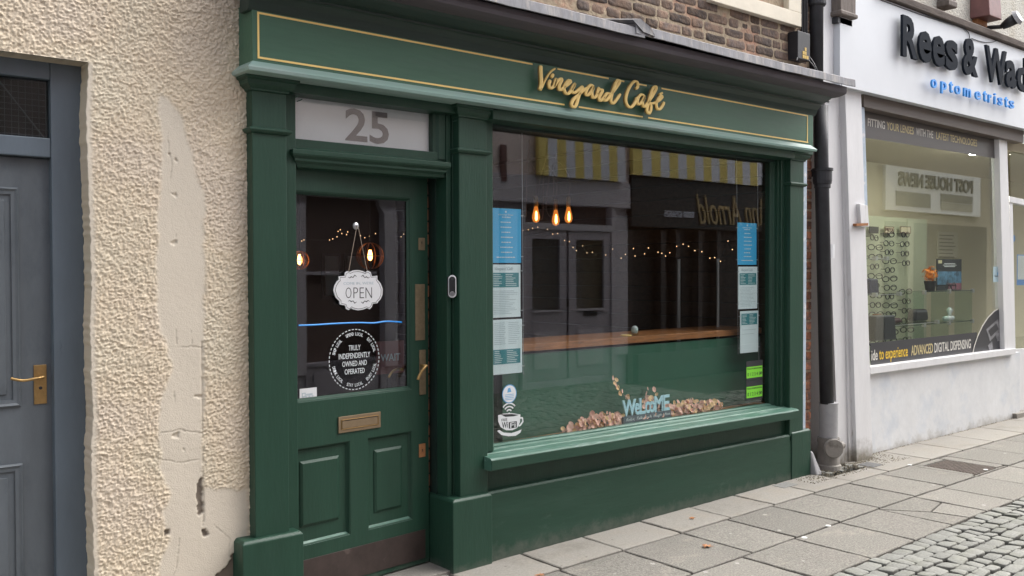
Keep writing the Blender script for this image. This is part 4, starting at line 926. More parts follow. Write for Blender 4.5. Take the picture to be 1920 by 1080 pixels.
def cage(lab, px, py, Y, r_=.10):
    n = thing('cage_lamp', lab, 'lamp', group='wire cage lamps seen through the cafe door'); c = at(px, py, Y)
    MB().lathe(c, [(.004, -.035), (.014, -.025), (.019, 0), (.014, .025), (.01, .045)], 16).build('bulb', FILH, n, smooth=True)
    q = MB()
    for k in range(5):
        a = math.pi*k/5; q.tube([(c[0]+r_*math.cos(t_)*math.cos(a), c[1]+r_*math.cos(t_)*math.sin(a), c[2]+r_*math.sin(t_)) for t_ in np.linspace(0, 2*math.pi, 25)], .003, 5)
    q.tube([(c[0]+r_*math.cos(t_), c[1]+r_*math.sin(t_), c[2]) for t_ in np.linspace(0, 2*math.pi, 25)], .003, 5)
    q.build('wire_cage', COPPER, n); MB().tube([(c[0], c[1], c[2]+r_), (c[0], c[1], 2.62)], .004, 6).build('cable', BLACK, n); base(n, c)
cage('round copper wire cage lamp glowing behind the open sign string', 694, 480, 2.2); cage('glowing caged bulb at the left edge of the door glass', 562, 488, 2.6, .07)
# fairy lights
def atx(px, py, XX):
    r = RW @ np.array([px-CX, CY-py, -FPX]); p = CAM+r*((XX-CAM[0])/r[0]); return (float(p[0]), float(p[1]), float(p[2]))
def fairy(lab, pts, Y):
    n = thing('string_lights', lab, 'string lights', group='fairy light strings inside the cafe'); P = [at(a, b, Y) if Y else atx(a, b, 5.72) for a, b in pts]
    MB().tube(P, .0015, 5).build('cord', BLACK, n)
    for p in P:
        b = MB().lathe((p[0]-.006, p[1]-.01, p[2]), [(.0012, -.004), (.0034, 0), (.0012, .004)], 8).build('bulb', FAIRY, n)
    base(n, P[0])
fairy('string of warm fairy lights across the back of the big window', [(980, 432), (990, 431), (998, 428), (1008, 426), (1026, 430), (1036, 439), (1045, 438), (1058, 451), (1067, 453), (1074, 464), (1080, 470), (1092, 461), (1100, 474), (1110, 473), (1135, 478), (1148, 467), (1164, 484), (1172, 477), (1187, 466), (1190, 480), (1208, 476), (1215, 465), (1233, 473), (1240, 475), (1247, 480), (1255, 474), (1268, 462), (1280, 458)], None)
fairy('short string of fairy lights at the right of the big window', [(1290, 462), (1302, 470), (1315, 472), (1330, 484), (1339, 483), (1350, 490), (1364, 452), (1372, 468)], None)
fairy('string of fairy lights seen through the upper door glass', [(566, 452), (570, 450), (618, 450), (624, 448), (632, 444), (634, 434), (638, 431), (641, 438), (650, 440), (652, 435), (676, 442), (684, 446), (693, 443), (704, 438), (752, 444), (757, 439)], 3.0)
# bits of furniture deep in the cafe
for lab, a, b, zt1 in (('slim steel post standing behind the counter', 1346, 1349, 470), ('slim steel post further left behind the counter', 1273, 1275, 500)):
    p = atx(a, 600, 5.62); q = MB().lathe((p[0], p[1], .012), [(.05, 0), (.05, .01), (.012, .02), (.012, 1.62)], 12); tag(q.build('steel_post', ACRY), lab, 'post', 'steel posts in the cafe')
wsn = thing('wait_sign', 'red printed WAIT HERE card seen through the lower door glass', 'sign')
p = at(732, 670, 1.0); box('sign_board', mat('dull_red_card', (.16, .045, .045), .6), wsn, p[0]-.10, p[0]+.10, 1.0, 1.01, p[2]-.10, p[2]+.10); box('sign_post', BLACK, wsn, p[0]-.01, p[0]+.01, 1.012, 1.03, .012, p[2])
text('sign_text', 'WAIT', PRINT, wsn, p[0]-.07, p[0]+.07, p[2]-.022, p[2]+.022, .999, .002, .01); base(wsn, (p[0], 1.0, .012))
for i, (px, py0, w, h) in enumerate(((614, 475, 34, 90), (660, 478, 40, 90))):
    p0_ = at(px-w/2+8, 560, 4.6); p1_ = at(px+w/2+8, 475, 4.6)
    n = thing('framed_picture', ('grey framed picture on the back wall, left behind the door glass', 'grey framed picture on the back wall, right behind the door glass')[i], 'picture', group='pictures on the cafe back wall')
    box('frame', BLACK, n, p0_[0], p1_[0], 4.6, 4.63, p0_[2], p1_[2]); box('picture', PRINT, n, p0_[0]+.03, p1_[0]-.03, 4.59, 4.599, p0_[2]+.03, p1_[2]-.03); base(n, p0_)

# ================================================================== DRAINPIPE
dp = thing('drainpipe', 'black iron drainpipe with grey plastic foot between the two shopfronts', 'drainpipe')
tx, bx = X(1546, 200, -.0), X(1557, 750, -.0); zj = Z(1557, 757, 0)
MB().tube([(bx, .03, zj), (tx+.005, .03, 2.45), (tx, .03, 2.78)], .052, 20).build('pipe', PIPE, dp, smooth=True)
za_ = Z(1546, 330, 0)
pc = MB().lathe((bx*.25+tx*.75, .03, za_-.09), [(.055, 0), (.060, .006), (.060, .03), (.066, .034), (.070, .06), (.070, .13), (.078, .132), (.078, .15), (.055, .152)], 20); pc.build('pipe_collar', PIPE, dp)
MB().box(bx-.12, bx+.06, .075, .10, za_+.0, za_+.055).build('pipe_bracket', PIPE, dp, .004)
fx = X(1560, 800, -.0); z1_ = zj
ft = MB().lathe((fx, .03, 0), [(.066, z1_+.006), (.072, z1_+.004), (.070, z1_-.01), (.070, z1_-.26)], 22); smooth_by_angle(ft.build('pipe_foot', PVC, dp))
ft = MB().lathe((fx, .03, 0), [(.082, z1_-.262), (.084, z1_-.29), (.080, z1_-.31), (.080, z1_-.44), (.084, z1_-.45), (.084, .02)], 22); smooth_by_angle(ft.build('pipe_socket', PVC2, dp))
cz = Z(1556, 845, -.08); cp = MB().lathe((X(1556, 845, -.08), -.04, cz), [(.070, 0), (.074, -.012), (.074, -.030), (.068, -.036), (.02, -.036)], 24, 'y'); cp.v = [(a-X(1556, 845, -.08), b+.04, c) for a, b, c in cp.v]; Mc = Matrix.Translation((fx-.05, -.035, 0)) @ Matrix.Rotation(math.radians(-35), 4, 'Z'); cp.xf(Mc)
smooth_by_angle(cp.build('access_cap', PVC2, dp))
cp = MB().lathe((fx+.06, -.02, cz-.0), [(.026, 0), (.030, .0), (.030, .05), (.022, .05), (.022, .02)], 16, 'x'); cp.build('side_spigot', PVC2, dp)
MB().lathe((fx, .03, 0), [(.10, .015), (.095, .055), (.085, .065)], 20).build('mortar_collar', CONC, dp)
st_k = MB().prismy([(bx-.035, 1.62), (bx+.03, 1.625), (bx+.035, 1.53), (bx+.012, 1.40), (bx-.02, 1.405), (bx-.03, 1.5)], -.024, -.0225); 
MB().tube([(bx, .03, Z(1553, 520, 0)), (bx, .03, Z(1553, 460, 0))], .0535, 20).build('paper_sticker', WHITEP, dp) if False else None
so_ = MB(); zq0, zq1 = Z(1553, 484, 0), Z(1553, 458, 0)
R = [[(bx-.004+.0535*math.cos(q), .03+.0535*math.sin(q), z) for q in np.linspace(math.radians(200), math.radians(300), 8)] for z in (zq0, zq1)]
so_.rings(R, cap=False, closed=False); so_.build('torn_sticker', SIGNW, dp)
base(dp, (fx, .03, 0))
up = thing('upper_drainpipe', 'black drainpipe on the brick wall above the lead roof end', 'drainpipe')
ux = X(1531, 80, .03); MB().tube([(ux, .03, 2.95), (ux-.01, .03, 4.6)], .050, 18).build('pipe', PIPE, up, smooth=True)
MB().lathe((ux, .03, Z(1531, 12, .03)), [(.06, 0), (.068, .01), (.068, .10), (.06, .11)], 18).build('pipe_collar', PIPE, up); base(up, (ux, .03, 2.95))
jb = thing('junction_box', 'black cable box with yellow label at the end of the brick wall', 'box')
Y = -.02; x0, x1 = X(1496, 90, Y), X(1519, 90, Y); za, zb = Z(1507, 112, Y), Z(1507, 60, Y)
box('box_body', BLACK, jb, x0, x1, Y, .065, za, zb, bevel=.004); k = MB()
for a, b in ((0, 0), (1, 0), (2, 0), (0, 1), (1, 1), (1, 2)): k.box(x0+.06+a*.026, x0+.083+a*.026, Y-.002, Y-.0002, za+.01+b*.028, za+.034+b*.028)
k.build('yellow_label', mat('yellow_label', (.55, .38, .10), .6), jb); base(jb, (x0, 0, za))
cb = MB(); cb.tube(spline([(x0-.06, -.05, za-.03), (x0-.02, -.03, za-.0), (x0+.03, -.01, za-.02)]), .004, 6); cb.tube(spline([(x1-.02, -.01, za+.05), (x1+.04, -.03, za-.02), (x1+.07, -.06, za-.12)]), .006, 6); cb.tube(spline([(x1-.03, -.01, za+.02), (x1+.02, -.04, za-.04), (x1+.04, -.06, za-.12)]), .004, 6)
tag(cb.build('power_cable', BLACK), 'loose black cables looping below the cable box', 'cable')
k = MB(); 
for i in range(3): k.tube([(ux-.10-.03*i, .05, 3.28), (ux-.11-.03*i, .05, 4.6)], .009, 6)
tag(k.build('wall_cables', BLACK), 'bundle of black cables running up beside the upper window', 'cable')

def scuff(M, col, sc=3., lo=.62, hi=.72, amt=.4, stretch=(1, 1, 1), kind='noise'):
    t = M.node_tree; N = t.nodes; L = t.links; b = N['Principled BSDF']; tc = N.new('ShaderNodeTexCoord'); mp = N.new('ShaderNodeMapping'); mp.inputs['Scale'].default_value = stretch; mp.inputs['Location'].default_value = (3.1, 1.7, .4); L.new(tc.outputs['Object'], mp.inputs[0])
    r = N.new('ShaderNodeMapRange'); r.inputs[1].default_value = lo; r.inputs[2].default_value = hi; r.inputs[4].default_value = amt
    if kind == 'spots':
        v = N.new('ShaderNodeTexVoronoi'); v.inputs['Scale'].default_value = sc; L.new(mp.outputs[0], v.inputs['Vector']); L.new(v.outputs['Distance'], r.inputs[0])
    else:
        v = N.new('ShaderNodeTexNoise'); v.inputs['Scale'].default_value = sc; v.inputs['Detail'].default_value = 12; v.inputs['Roughness'].default_value = .75; L.new(mp.outputs[0], v.inputs['Vector']); L.new(v.outputs['Fac'], r.inputs[0])
    mx = N.new('ShaderNodeMix'); mx.data_type = 'RGBA'; L.new(r.outputs[0], mx.inputs[0]); src = b.inputs['Base Color']
    if src.links: L.new(src.links[0].from_socket, mx.inputs[6])
    else: mx.inputs[6].default_value = src.default_value
    mx.inputs[7].default_value = (*col, 1); L.new(mx.outputs[2], b.inputs['Base Color'])
scuff(FLAG, (.42, .41, .38), 5.5, .085, .06, .6, kind='spots'); scuff(FLAG, (.10, .095, .08), 1.6, .55, .72, .55); scuff(FLAG, (.33, .30, .25), 2.3, .56, .68, .5, (1, 1.6, 1))
scuff(CONC, (.15, .135, .11), 2.2, .54, .70, .6); scuff(CONC, (.09, .08, .065), 9., .085, .05, .6, kind='spots'); scuff(SETT, (.09, .10, .06), 1.3, .56, .70, .5)
scuff(GREENH, (.12, .16, .135), 2.0, .60, .76, .55, (1.1, 1, 2.2)); scuff(GREEN, (.10, .17, .13), 26., .69, .73, .5, (1, 1, .35)); scuff(GREENW, (.26, .38, .33), 8., .55, .68, .35, (.6, 3, 3))
scuff(BLUEG, (.26, .28, .30), 22., .66, .70, .7, (1, 1, .3)); scuff(BLUEGF, (.42, .43, .43), 30., .68, .70, .8, (1, 1, .3)); scuff(BLUEG, (.045, .06, .075), 2.4, .52, .70, .6, (1, 1, .5))
scuff(WHITEP, (.25, .24, .21), 24., .69, .72, .8, (1, 1, .3)); scuff(WHITE, (.16, .16, .15), 34., .70, .73, .8); scuff(WHITE, (.42, .47, .54), 2.0, .50, .64, .12)
def grime(M, z0, z1, col, sc=7., lo=.3):
    t = M.node_tree; N = t.nodes; L = t.links; b = N['Principled BSDF']; tc = N.new('ShaderNodeTexCoord'); sx = N.new('ShaderNodeSeparateXYZ'); L.new(tc.outputs['Object'], sx.inputs[0])
    mr = N.new('ShaderNodeMapRange'); mr.inputs[1].default_value = z1; mr.inputs[2].default_value = z0; L.new(sx.outputs[2], mr.inputs[0])
    ns = N.new('ShaderNodeTexNoise'); ns.inputs['Scale'].default_value = sc; ns.inputs['Detail'].default_value = 9; ns.inputs['Roughness'].default_value = .7; L.new(tc.outputs['Object'], ns.inputs['Vector'])
    ad = N.new('ShaderNodeMath'); ad.operation = 'ADD'; L.new(mr.outputs[0], ad.inputs[0]); L.new(ns.outputs['Fac'], ad.inputs[1])
    m2 = N.new('ShaderNodeMapRange'); m2.inputs[1].default_value = .85; m2.inputs[2].default_value = 1.35; L.new(ad.outputs[0], m2.inputs[0])
    mx = N.new('ShaderNodeMix'); mx.data_type = 'RGBA'; L.new(m2.outputs[0], mx.inputs[0]); L.new(b.inputs['Base Color'].links[0].from_socket, mx.inputs[6]); mx.inputs[7].default_value = (*col, 1); L.new(mx.outputs[2], b.inputs['Base Color'])
grime(WHITE, -.10, .20, (.24, .22, .17), 6); WHITEG = mat('white_gloss_paint_low', (.68, .68, .69), .45, nz=.06, nscale=5, bump=.0012, bscale=24, stretch=(2, 2, .5), col2=(.40, .37, .34), c2scale=7, c2lo=.64, c2hi=.74); grime(WHITEG, -.05, .35, (.20, .18, .14), 9)
grime(GREENH, -.05, .16, (.10, .115, .095), 14); grime(GREEN, -.05, .10, (.09, .105, .085), 16)
# ================================================================== OPTICIAN BUILDING
opt = thing('optician_building', 'white optician shop building with wide white fascia and rendered wall', 'building')
def vq(name, m, par, tl, tr, br, bl, Y, th, bev=.003):   # upright slab whose corners are given in photo pixels on plane Y
    q = [at(*bl, Y), at(*br, Y), at(*tr, Y), at(*tl, Y)]; P = [(p[0], p[2]) for p in q]
    return MB().prismy(P, Y, Y+th).build(name, m, par, bev)
vq('pier', WHITEG, opt, (1546, 180), (1588, 160), (1612, 880), (1573, 885), .05, .4)
vq('pier', WHITEG, opt, (1584, 150), (1614, 150), (1637, 868), (1607, 874), .0, .16)
vq('pier', WHITEG, opt, (1577, 150), (1592, 150), (1607, 872), (1593, 872), .035, .1, .006)
vq('frame_strip', PALEB, opt, (1611, 192), (1621, 197), (1627, 385), (1617, 385), .04, .05)
vq('shutter_guide', WHITEP, opt, (1612, 382), (1627, 385), (1630, 425), (1615, 425), -.03, .06); vq('rust_bracket', RUST, opt, (1606, 419), (1628, 418), (1628, 423), (1606, 424), -.032, .03, .001)
# fascia box
fa = [(at(1575, 26, -.05)[0], 0), ]
fz0 = 2.937; fz1 = 3.70; fxl = X(1575, 60, -.05)
ofas = MB().sweepx([(-.05, fz0), (-.05, fz1), (.13, fz1), (.13, fz0)], [fxl, 13.5]).build('fascia', PANEL, opt, .003)
MB().sweepx([(-.058, fz0-.004), (-.058, fz0+.03), (-.052, fz0+.032), (-.052, fz0-.004)], [fxl+.02, 13.5]).build('fascia_trim', PANEL, ofas)
MB().sweepx([(-.057, fz1-.02), (-.057, fz1+.005), (-.052, fz1+.005), (-.052, fz1-.02)], [fxl+.01, X(1610, 20, -.05)]).build('fascia_trim', PANEL, ofas)
YL = -.105
def olet(body, m, a, b, c, d_, bold, th=.05, Y=YL, xd=0.):
    x0, x1 = X(a, (b+d_)/2, Y), X(c, (b+d_)/2, Y); zt1 = Z((a+c)/2, b, Y); zb1 = Z((a+c)/2, d_, Y)
    return text('lettering', body, m, ofas, x0, x1, zb1, zt1, Y+th, th, bold)
zbase, ztop_ = 3.262, 3.575
def ol2(ch_, a, c, hk, y0, bold=.032):
    x0, x1 = X(a, y0, YL), X(c, y0, YL); text('lettering', ch_, LETB, ofas, x0, x1, zbase, zbase+(ztop_-zbase)*hk, YL+.022, .022, bold)
zc0 = Z(1707, 109, YL); zc1 = Z(1707, 33, YL); zbase, ztop_ = zc0+.004, zc1+.006
for ch_, a, c, hk, y0 in (('R', 1693, 1721.5, 1, 75), ('e', 1723.5, 1747, .78, 90), ('e', 1749.5, 1772, .78, 95), ('s', 1774, 1796.5, .78, 105), ('&', 1807, 1834.5, 1.0, 110), ('W', 1849, 1888, .98, 120), ('a', 1887, 1906, .78, 130), ('d', 1908, 1928, 1.0, 130)): ol2(ch_, a, c, hk, y0)
zz0 = Z(1752, 164.8, YL); xh = Z(1752, 148, YL)-zz0
for ch_, cxp, w in zip('optometrists', (1752.5, 1771, 1785, 1797, 1815, 1835, 1848.5, 1857.5, 1867, 1877, 1888.5, 1898.5), (9.5, 10, 6, 9.5, 13, 9.5, 6, 5.5, 2.8, 8, 6, 8)):
    x0, x1 = X(cxp-w/2, 180, YL), X(cxp+w/2, 180, YL); asc = {'t': 1.28, 'i': 1.35, 'p': 1.35}.get(ch_, 1.0); zb1 = zz0-(.35*xh if ch_ == 'p' else 0)
    text('lettering', ch_, LETBL, ofas, x0, x1, zb1, zb1+xh*asc, YL+.018, .016, .014)
# shutter box, window frame, glass and sill
YG = .12
vq('shutter_box', SHUT, opt, (1619, 172), (1920, 236), (1920, 268), (1620, 200), .02, .1, .002)
gw = vq('window_glass', GLASSO, opt, (1617, 190), (1880, 250), (1890, 665), (1632, 700), YG, .006, 0)
vq('window_sill', WHITEP, opt, (1632, 688), (1905, 653), (1905, 664), (1633, 702), .05, .12, .004)
vq('window_frame', WHITEP, opt, (1873, 246), (1888, 250), (1901, 662), (1884, 664), .07, .08)
vq('window_frame', WHITEP, opt, (1866, 297), (1872, 298), (1882, 576), (1877, 576), .14, .03)
vq('wall', WHITE, opt, (1630, 697), (1912, 660), (1912, 800), (1630, 885), .09, .35, .002)
# door at the right
YD2 = .16
vq('door_frame', WHITEP, opt, (1893, 368), (1960, 382), (1960, 393), (1894, 379), .12, .06); vq('door', WHITEP, opt, (1901, 655), (1990, 648), (1990, 775), (1908, 790), YD2, .04)
vq('door_frame', WHITEP, opt, (1893, 379), (1899, 380), (1907, 790), (1901, 790), .13, .05); vq('door_glass', GLASSO, opt, (1893, 250), (1990, 270), (1990, 650), (1901, 656), .165, .005, 0)
vq('door_sill', CONC, opt, (1906, 776), (1990, 762), (1990, 780), (1908, 792), .05, .2)
box('wall', WHITE, opt, X(1990, 600, .1), 13.5, .1, .4, -.05, 2.95)
# vinyl bands
bt = vq('vinyl_band', VINYL, opt, (1620, 198), (1873, 256), (1873, 298), (1622, 258), YG-.003, .002, 0)
Yv = YG-.0035
wds = [('FITTING', VTXT), ('YOUR LENSES', VTXTG), ('WITH THE', VTXT), ('LATEST TECHNOLOGIES', VTXTG)]
spans = [(1627, 1659), (1662.5, 1713), (1717.5, 1749.5), (1755.5, 1832)]
z0v = Z(1643, 239.5, Yv); z1v = Z(1643, 224.5, Yv)
for (b_, m_), (a, c) in zip(wds, spans):
    text('vinyl_text', b_, m_, bt, X(a, 245, Yv), X(c, 250, Yv), z0v-.0, z1v, Yv, .001, .01)
bb_ = vq('vinyl_band', VINYL2, opt, (1632, 643.5), (1832, 623), (1830, 668), (1633, 692), YG-.003, .002, 0)
cc_ = [at(a, b, YG-.004) for a, b in ((1822, 668), (1826, 650), (1832, 632), (1841, 612), (1852, 595), (1864, 583), (1875, 577), (1884, 575), (1884, 664))]
MB().prismy([(p[0], p[2]) for p in cc_], YG-.006, YG-.0045).build('vinyl_arch', VINYL2, opt)
MB().tube([(p[0], YG-.007, p[2]) for p in cc_[:-1]], .008, 6, flat=.001).build('vinyl_arch_edge', VTXT, opt)
k = MB()
for q in ([(1847, 628), (1872, 603), (1877, 640), (1860, 655)],): pass
def vpoly(P, y): return [(at(a, b, y)[0], at(a, b, y)[2]) for a, b in P]
k.prismy(vpoly([(1849, 618), (1871, 598), (1876, 618), (1856, 640)], YG-.007), YG-.0085, YG-.007); k.prismy(vpoly([(1852, 648), (1860, 640), (1862, 660), (1857, 662)], YG-.007), YG-.0085, YG-.007); k.prismy(vpoly([(1866, 628), (1880, 618), (1882, 634), (1870, 640)], YG-.007), YG-.0085, YG-.007)
k.build('vinyl_picture', mat('grey_photo_print', (.20, .20, .21), .5, nz=.5, nscale=20), opt)
k = MB(); k.prismy(vpoly([(1853, 620), (1868, 606), (1872, 617), (1858, 631)], YG-.009), YG-.0105, YG-.009); k.build('vinyl_picture', VINYL2, opt)
z0v = Z(1700, 668, Yv); z1v = Z(1700, 649, Yv)
for b_, m_, a, c in (('ide', VTXT, 1634, 1645.5), ('to experience', VTXTY, 1648.5, 1702), ('ADVANCED', VTXTG, 1708.5, 1749), ('DIGITAL DISPENSING', VTXT, 1752, 1820)):
    text('vinyl_text', b_, m_, bb_, X(a, 660, Yv), X(c, 655, Yv), z0v-(.03 if 'p' in b_ else 0), z1v, Yv-.0, .001, .01)
# interior: light cream box room
ox0, ox1 = X(1600, 500, .14), 13.0; YBk = 1.55
box('interior_wall', OPTI, opt, ox0-.35, ox1+2.5, YBk, YBk+.1, 0, 2.9); box('interior_ceiling', OPTC, opt, ox0-.35, ox1+2.5, .14, YBk, 2.75, 2.85); box('interior_floor', OPTF, opt, ox0-.35, ox1+2.5, .46, YBk, -.02, .012)
box('interior_wall', OPTI, opt, ox0-.35, ox0-.3, .3, YBk, 0, 2.75)
LAMPW = mat('fill_lamp_glow', (.9, .9, .85), .4, emit=(1, .95, .82), estr=95)  # for unseen lamps added to brighten the room
for i_, x_ in enumerate((7.8, 9.6, 11.4)):
    n_ = thing('fill_light', ('added round white fill light above the eyeglasses rack inside the optician', 'added round white fill light above the flower pot shelf inside the optician', 'added round white fill light behind the optician door')[i_], 'fill light', group='fill lights added inside the optician')
    MB().lathe((x_, .30, 2.715), [(.10, 0), (.11, .01), (.11, .034)], 24).build('fill_lamp_rim', ACRY, n_); MB().lathe((x_, .30, 2.706), [(.095, 0), (.095, .008)], 24).build('fill_lamp_diffuser', LAMPW, n_); base(n_, (x_, .30, 2.70))
# things in the optician window
Yd = 1.25
gp_ = thing('eyeglasses_rack', 'pale green glass eyeglasses display panel at the left of the optician window', 'panel')
a = at(1622, 690, Yd+.05); b = at(1738, 428, Yd+.05); box('panel_sheet', OPTG, gp_, a[0], b[0], Yd+.05, Yd+.07, .3, b[2]+.1); box('panel_foot', ACRY, gp_, a[0]+.05, a[0]+.1, Yd+.071, Yd+.12, .012, .5); base(gp_, (a[0], Yd, 0))
def glasses_mesh(m):
    q = MB()
    for sx_ in (-1, 1):
        cx = sx_*.034; pts = [(cx+.028*math.cos(t_)*(1 if abs(math.cos(t_)) < .9 else .98), 0, .019*math.sin(t_)+(.002 if math.sin(t_) > 0 else 0)) for t_ in np.linspace(0, 2*math.pi, 17)]
        q.tube(pts, .0036, 5)
        q.tube([(sx_*.064, 0, .008), (sx_*.068, .03, .008), (sx_*.070, .10, .004), (sx_*.066, .135, -.018)], .0022, 5)
    q.tube([(-.007, 0, .004), (0, -.003, .009), (.007, 0, .004)], .002, 5)
    return q
gl_proto = None
ords = ['first', 'second', 'third', 'fourth', 'fifth', 'sixth', 'seventh', 'eighth', 'ninth', 'tenth', 'eleventh', 'twelfth', 'thirteenth', 'fourteenth']
DGM = mat('dark_spectacle_frame', (.025, .025, .03), .3)
colsx = [(1640, 446, 662, 13, 'left'), (1667, 440, 656, 14, 'middle'), (1697, 440, 672, 14, 'right')]
for (px, ya, yb_, n, nm) in colsx:
    for i in range(n):
        yy = ya+(yb_-ya)*i/(n-1)
        if nm == 'right' and i in (4, 5): continue
        p = at(px+random.uniform(-1, 1)+i*.3, yy, Yd)
        if gl_proto is None:
            gl_proto = glasses_mesh(DGM).build('eyeglasses', DGM); o = gl_proto
        else: o = gl_proto.copy(); COL.objects.link(o)
        o.scale = (1.5, 1.5, 1.4); o.location = p; o.rotation_euler = (random.uniform(-.05, .05), random.uniform(-.06, .06), random.uniform(-.45, .1))
        tag(o, 'dark framed eyeglasses, %s from the top in the %s column of the optician display' % (ords[i], nm), 'eyeglasses', 'eyeglasses on the optician display')
for lab, px, body, w in (('small black brand card above the left eyeglasses column', 1639, '', 17), ('small framed card reading FREYA above the middle eyeglasses column', 1667.5, 'FREYA', 17), ('small outlined card above the right eyeglasses column', 1698, '', 19)):
    p = at(px, 432, Yd); p2 = at(px+w/2, 427, Yd); p3 = at(px-w/2, 437, Yd); n = thing('name_card', lab, 'card', group='name cards over the eyeglasses columns')
    box('card', DPRINT if w == 17 and not body else OPTI, n, p3[0], p2[0], Yd, Yd+.01, p3[2], p2[2]+.01)
    if body or w == 19:
        fr2 = MB(); r = lambda k, y: [(p3[0]+k, y, p3[2]+k), (p2[0]-k, y, p3[2]+k), (p2[0]-k, y, p2[2]+.01-k), (p3[0]+k, y, p2[2]+.01-k)]
        fr2.rings([r(0, Yd-.001), r(0, Yd-.003), r(.006, Yd-.003), r(.006, Yd-.001)], cap=False); fr2.build('card_border', mat('dark_red_print', (.10, .03, .02), .5), n)
    if body: text('card_text', body, mat('dark_red_print', (.1, .03, .02)), n, p3[0]+.015, p2[0]-.015, p3[2]+.018, p2[2]-.005, Yd-.001, .002, .02)
    base(n, p)
# glass shelves right
Ys = .75
sh = thing('glass_shelf_unit', 'clear glass shelf unit with small metal clamps in the optician window', 'shelf')
a = at(1733, 545, Ys); b = at(1825, 545, Ys); z1s = Z(1779, 545, Ys); z2s = Z(1779, 604, Ys)
box('shelf', CLEAR, sh, a[0], b[0], Ys, Ys+.25, z1s-.008, z1s); box('shelf', CLEAR, sh, a[0]-.45, b[0], Ys, Ys+.25, z2s-.008, z2s)
k = MB(); e = MB()
for xx in (a[0]+.01, (a[0]+b[0])/2, b[0]-.01):
    e.box(xx-.004, xx+.004, Ys+.01, Ys+.20, z2s-.5, z1s-.01)
    for zz in (z1s, z2s): k.box(xx-.02, xx+.02, Ys-.01, Ys+.02, zz-.03, zz+.012)
e.build('upright', CLEAR, sh); k.build('clamp', ACRY, sh, .003); MB().box(a[0], b[0], Ys-.002, Ys-.0005, z1s-.008, z1s-.001).box(a[0]-.45, b[0], Ys-.002, Ys-.0005, z2s-.008, z2s-.001).build('shelf_edge', mat('dark_glass_edge', (.05, .08, .07), .2), sh); base(sh, (a[0], Ys, z2s))
k = thing('glass_shelf_unit', 'clear glass shelf unit in front of the eyeglasses at the left of the optician window', 'shelf')
a3 = at(1630, 490, .5); b3 = at(1667, 490, .5)
for j, (yy, xe) in enumerate(((484, 1666), (552, 1690), (612, 1760))):
    z_ = Z(1645, yy, .5); b3 = at(xe, yy, .5); box('shelf', CLEAR, k, a3[0], b3[0], .5, .8, z_-.008, z_); box('shelf_edge', ACRY, k, a3[0], b3[0], .497, .4995, z_-.008, z_-.001)
    MB().box(b3[0]-.06, b3[0]-.02, .48, .52, z_-.02, z_+.016).box(a3[0]+.08, a3[0]+.12, .48, .52, z_-.02, z_+.016).build('clamp', ACRY, k, .003)
base(k, a3)
zl = Z(1645, 612, .5)
def smallbox(name, lab, cat, m, px, w, h, Y, z, d_=.08, round_=.01):
    p = at(px, 600, Y); tag(MB().hexa([(p[0]-w/2, Y, z), (p[0]+w/2, Y, z), (p[0]+w/2, Y+d_, z), (p[0]-w/2, Y+d_, z), (p[0]-w*.44, Y+.006, z+h), (p[0]+w*.44, Y+.006, z+h), (p[0]+w*.44, Y+d_-.006, z+h), (p[0]-w*.44, Y+d_-.006, z+h)]).build(name, m, None, round_), lab, cat)
smallbox('glasses_case', 'black hard spectacle case standing open on the lower glass shelf', 'case', BLACK, 1730, .30, .12, .62, zl+.001, .1, .03)
smallbox('glasses_case', 'maroon spectacle case lying on the lower glass shelf', 'case', mat('maroon_leather', (.05, .015, .015), .4), 1679, .30, .05, .6, zl+.001, .1, .02)
smallbox('gift_box', 'small copper coloured box on the lower glass shelf', 'box', mat('copper_box', (.25, .08, .03), .4), 1651, .08, .10, .6, zl+.001, .07, .004)
smallbox('glasses_case', 'navy blue spectacle case on the middle left glass shelf', 'case', mat('navy_leather', (.01, .015, .05), .4), 1640, .18, .14, .6, Z(1645, 552, .5)+.001, .1, .015)
smallbox('display_stand', 'dark charcoal display block under the left shelves', 'stand', VINYL2, 1662, .38, .22, .40, Z(1660, 638, .40), .15, .01)
# flower pot, poster, bow, sunglasses
fp = thing('flower_pot', 'orange flowers in a small black pot on the upper glass shelf', 'potted plant')
p = at(1744, 545, Ys+.06); MB().lathe((p[0], p[1], z1s+.001), [(.045, 0), (.062, .10), (.066, .105), (.05, .10)], 16).build('pot', BLACK, fp)
q = MB()
for _ in range(90): c = Vector((random.gauss(0, 1), random.gauss(0, 1), random.gauss(0, 1))).normalized()*random.uniform(.03, .085); leafdisc(q, (p[0]+c.x, p[1]+c.y, z1s+.18+c.z), random.uniform(.014, .028), c, .5)
q.build('flowers', mat('orange_petal', (.75, .25, .03), .6, island=.3), fp); base(fp, (p[0], p[1], z1s))
po = thing('poster', 'black poster with blue car dashboard picture standing on the upper glass shelf', 'poster')
Yp = Ys+.12; a = at(1757, 543, Yp); b = at(1803, 486, Yp); H = b[2]-z1s; box('poster_board', DPRINT, po, a[0], b[0], Yp, Yp+.012, z1s+.001, b[2])
w = b[0]-a[0]; box('poster_picture', mat('blue_photo_print', (.10, .22, .34), .5, nz=.6, nscale=9, col2=(.02, .03, .05), c2scale=12), po, a[0]+.004, b[0]-.004, Yp-.002, Yp-.0003, z1s+H*.18, z1s+H*.60)
box('poster_picture', mat('pink_photo_print', (.30, .12, .16), .5, nz=.5, nscale=9), po, a[0]+w*.45, b[0]-.004, Yp-.003, Yp-.0021, z1s+.004, z1s+H*.22)
box('poster_logo', mat('yellow_logo', (.65, .60, .35), .5), po, a[0]+w*.04, a[0]+w*.18, Yp-.003, Yp-.0003, z1s+H*.86, z1s+H*.96)
q = MB()
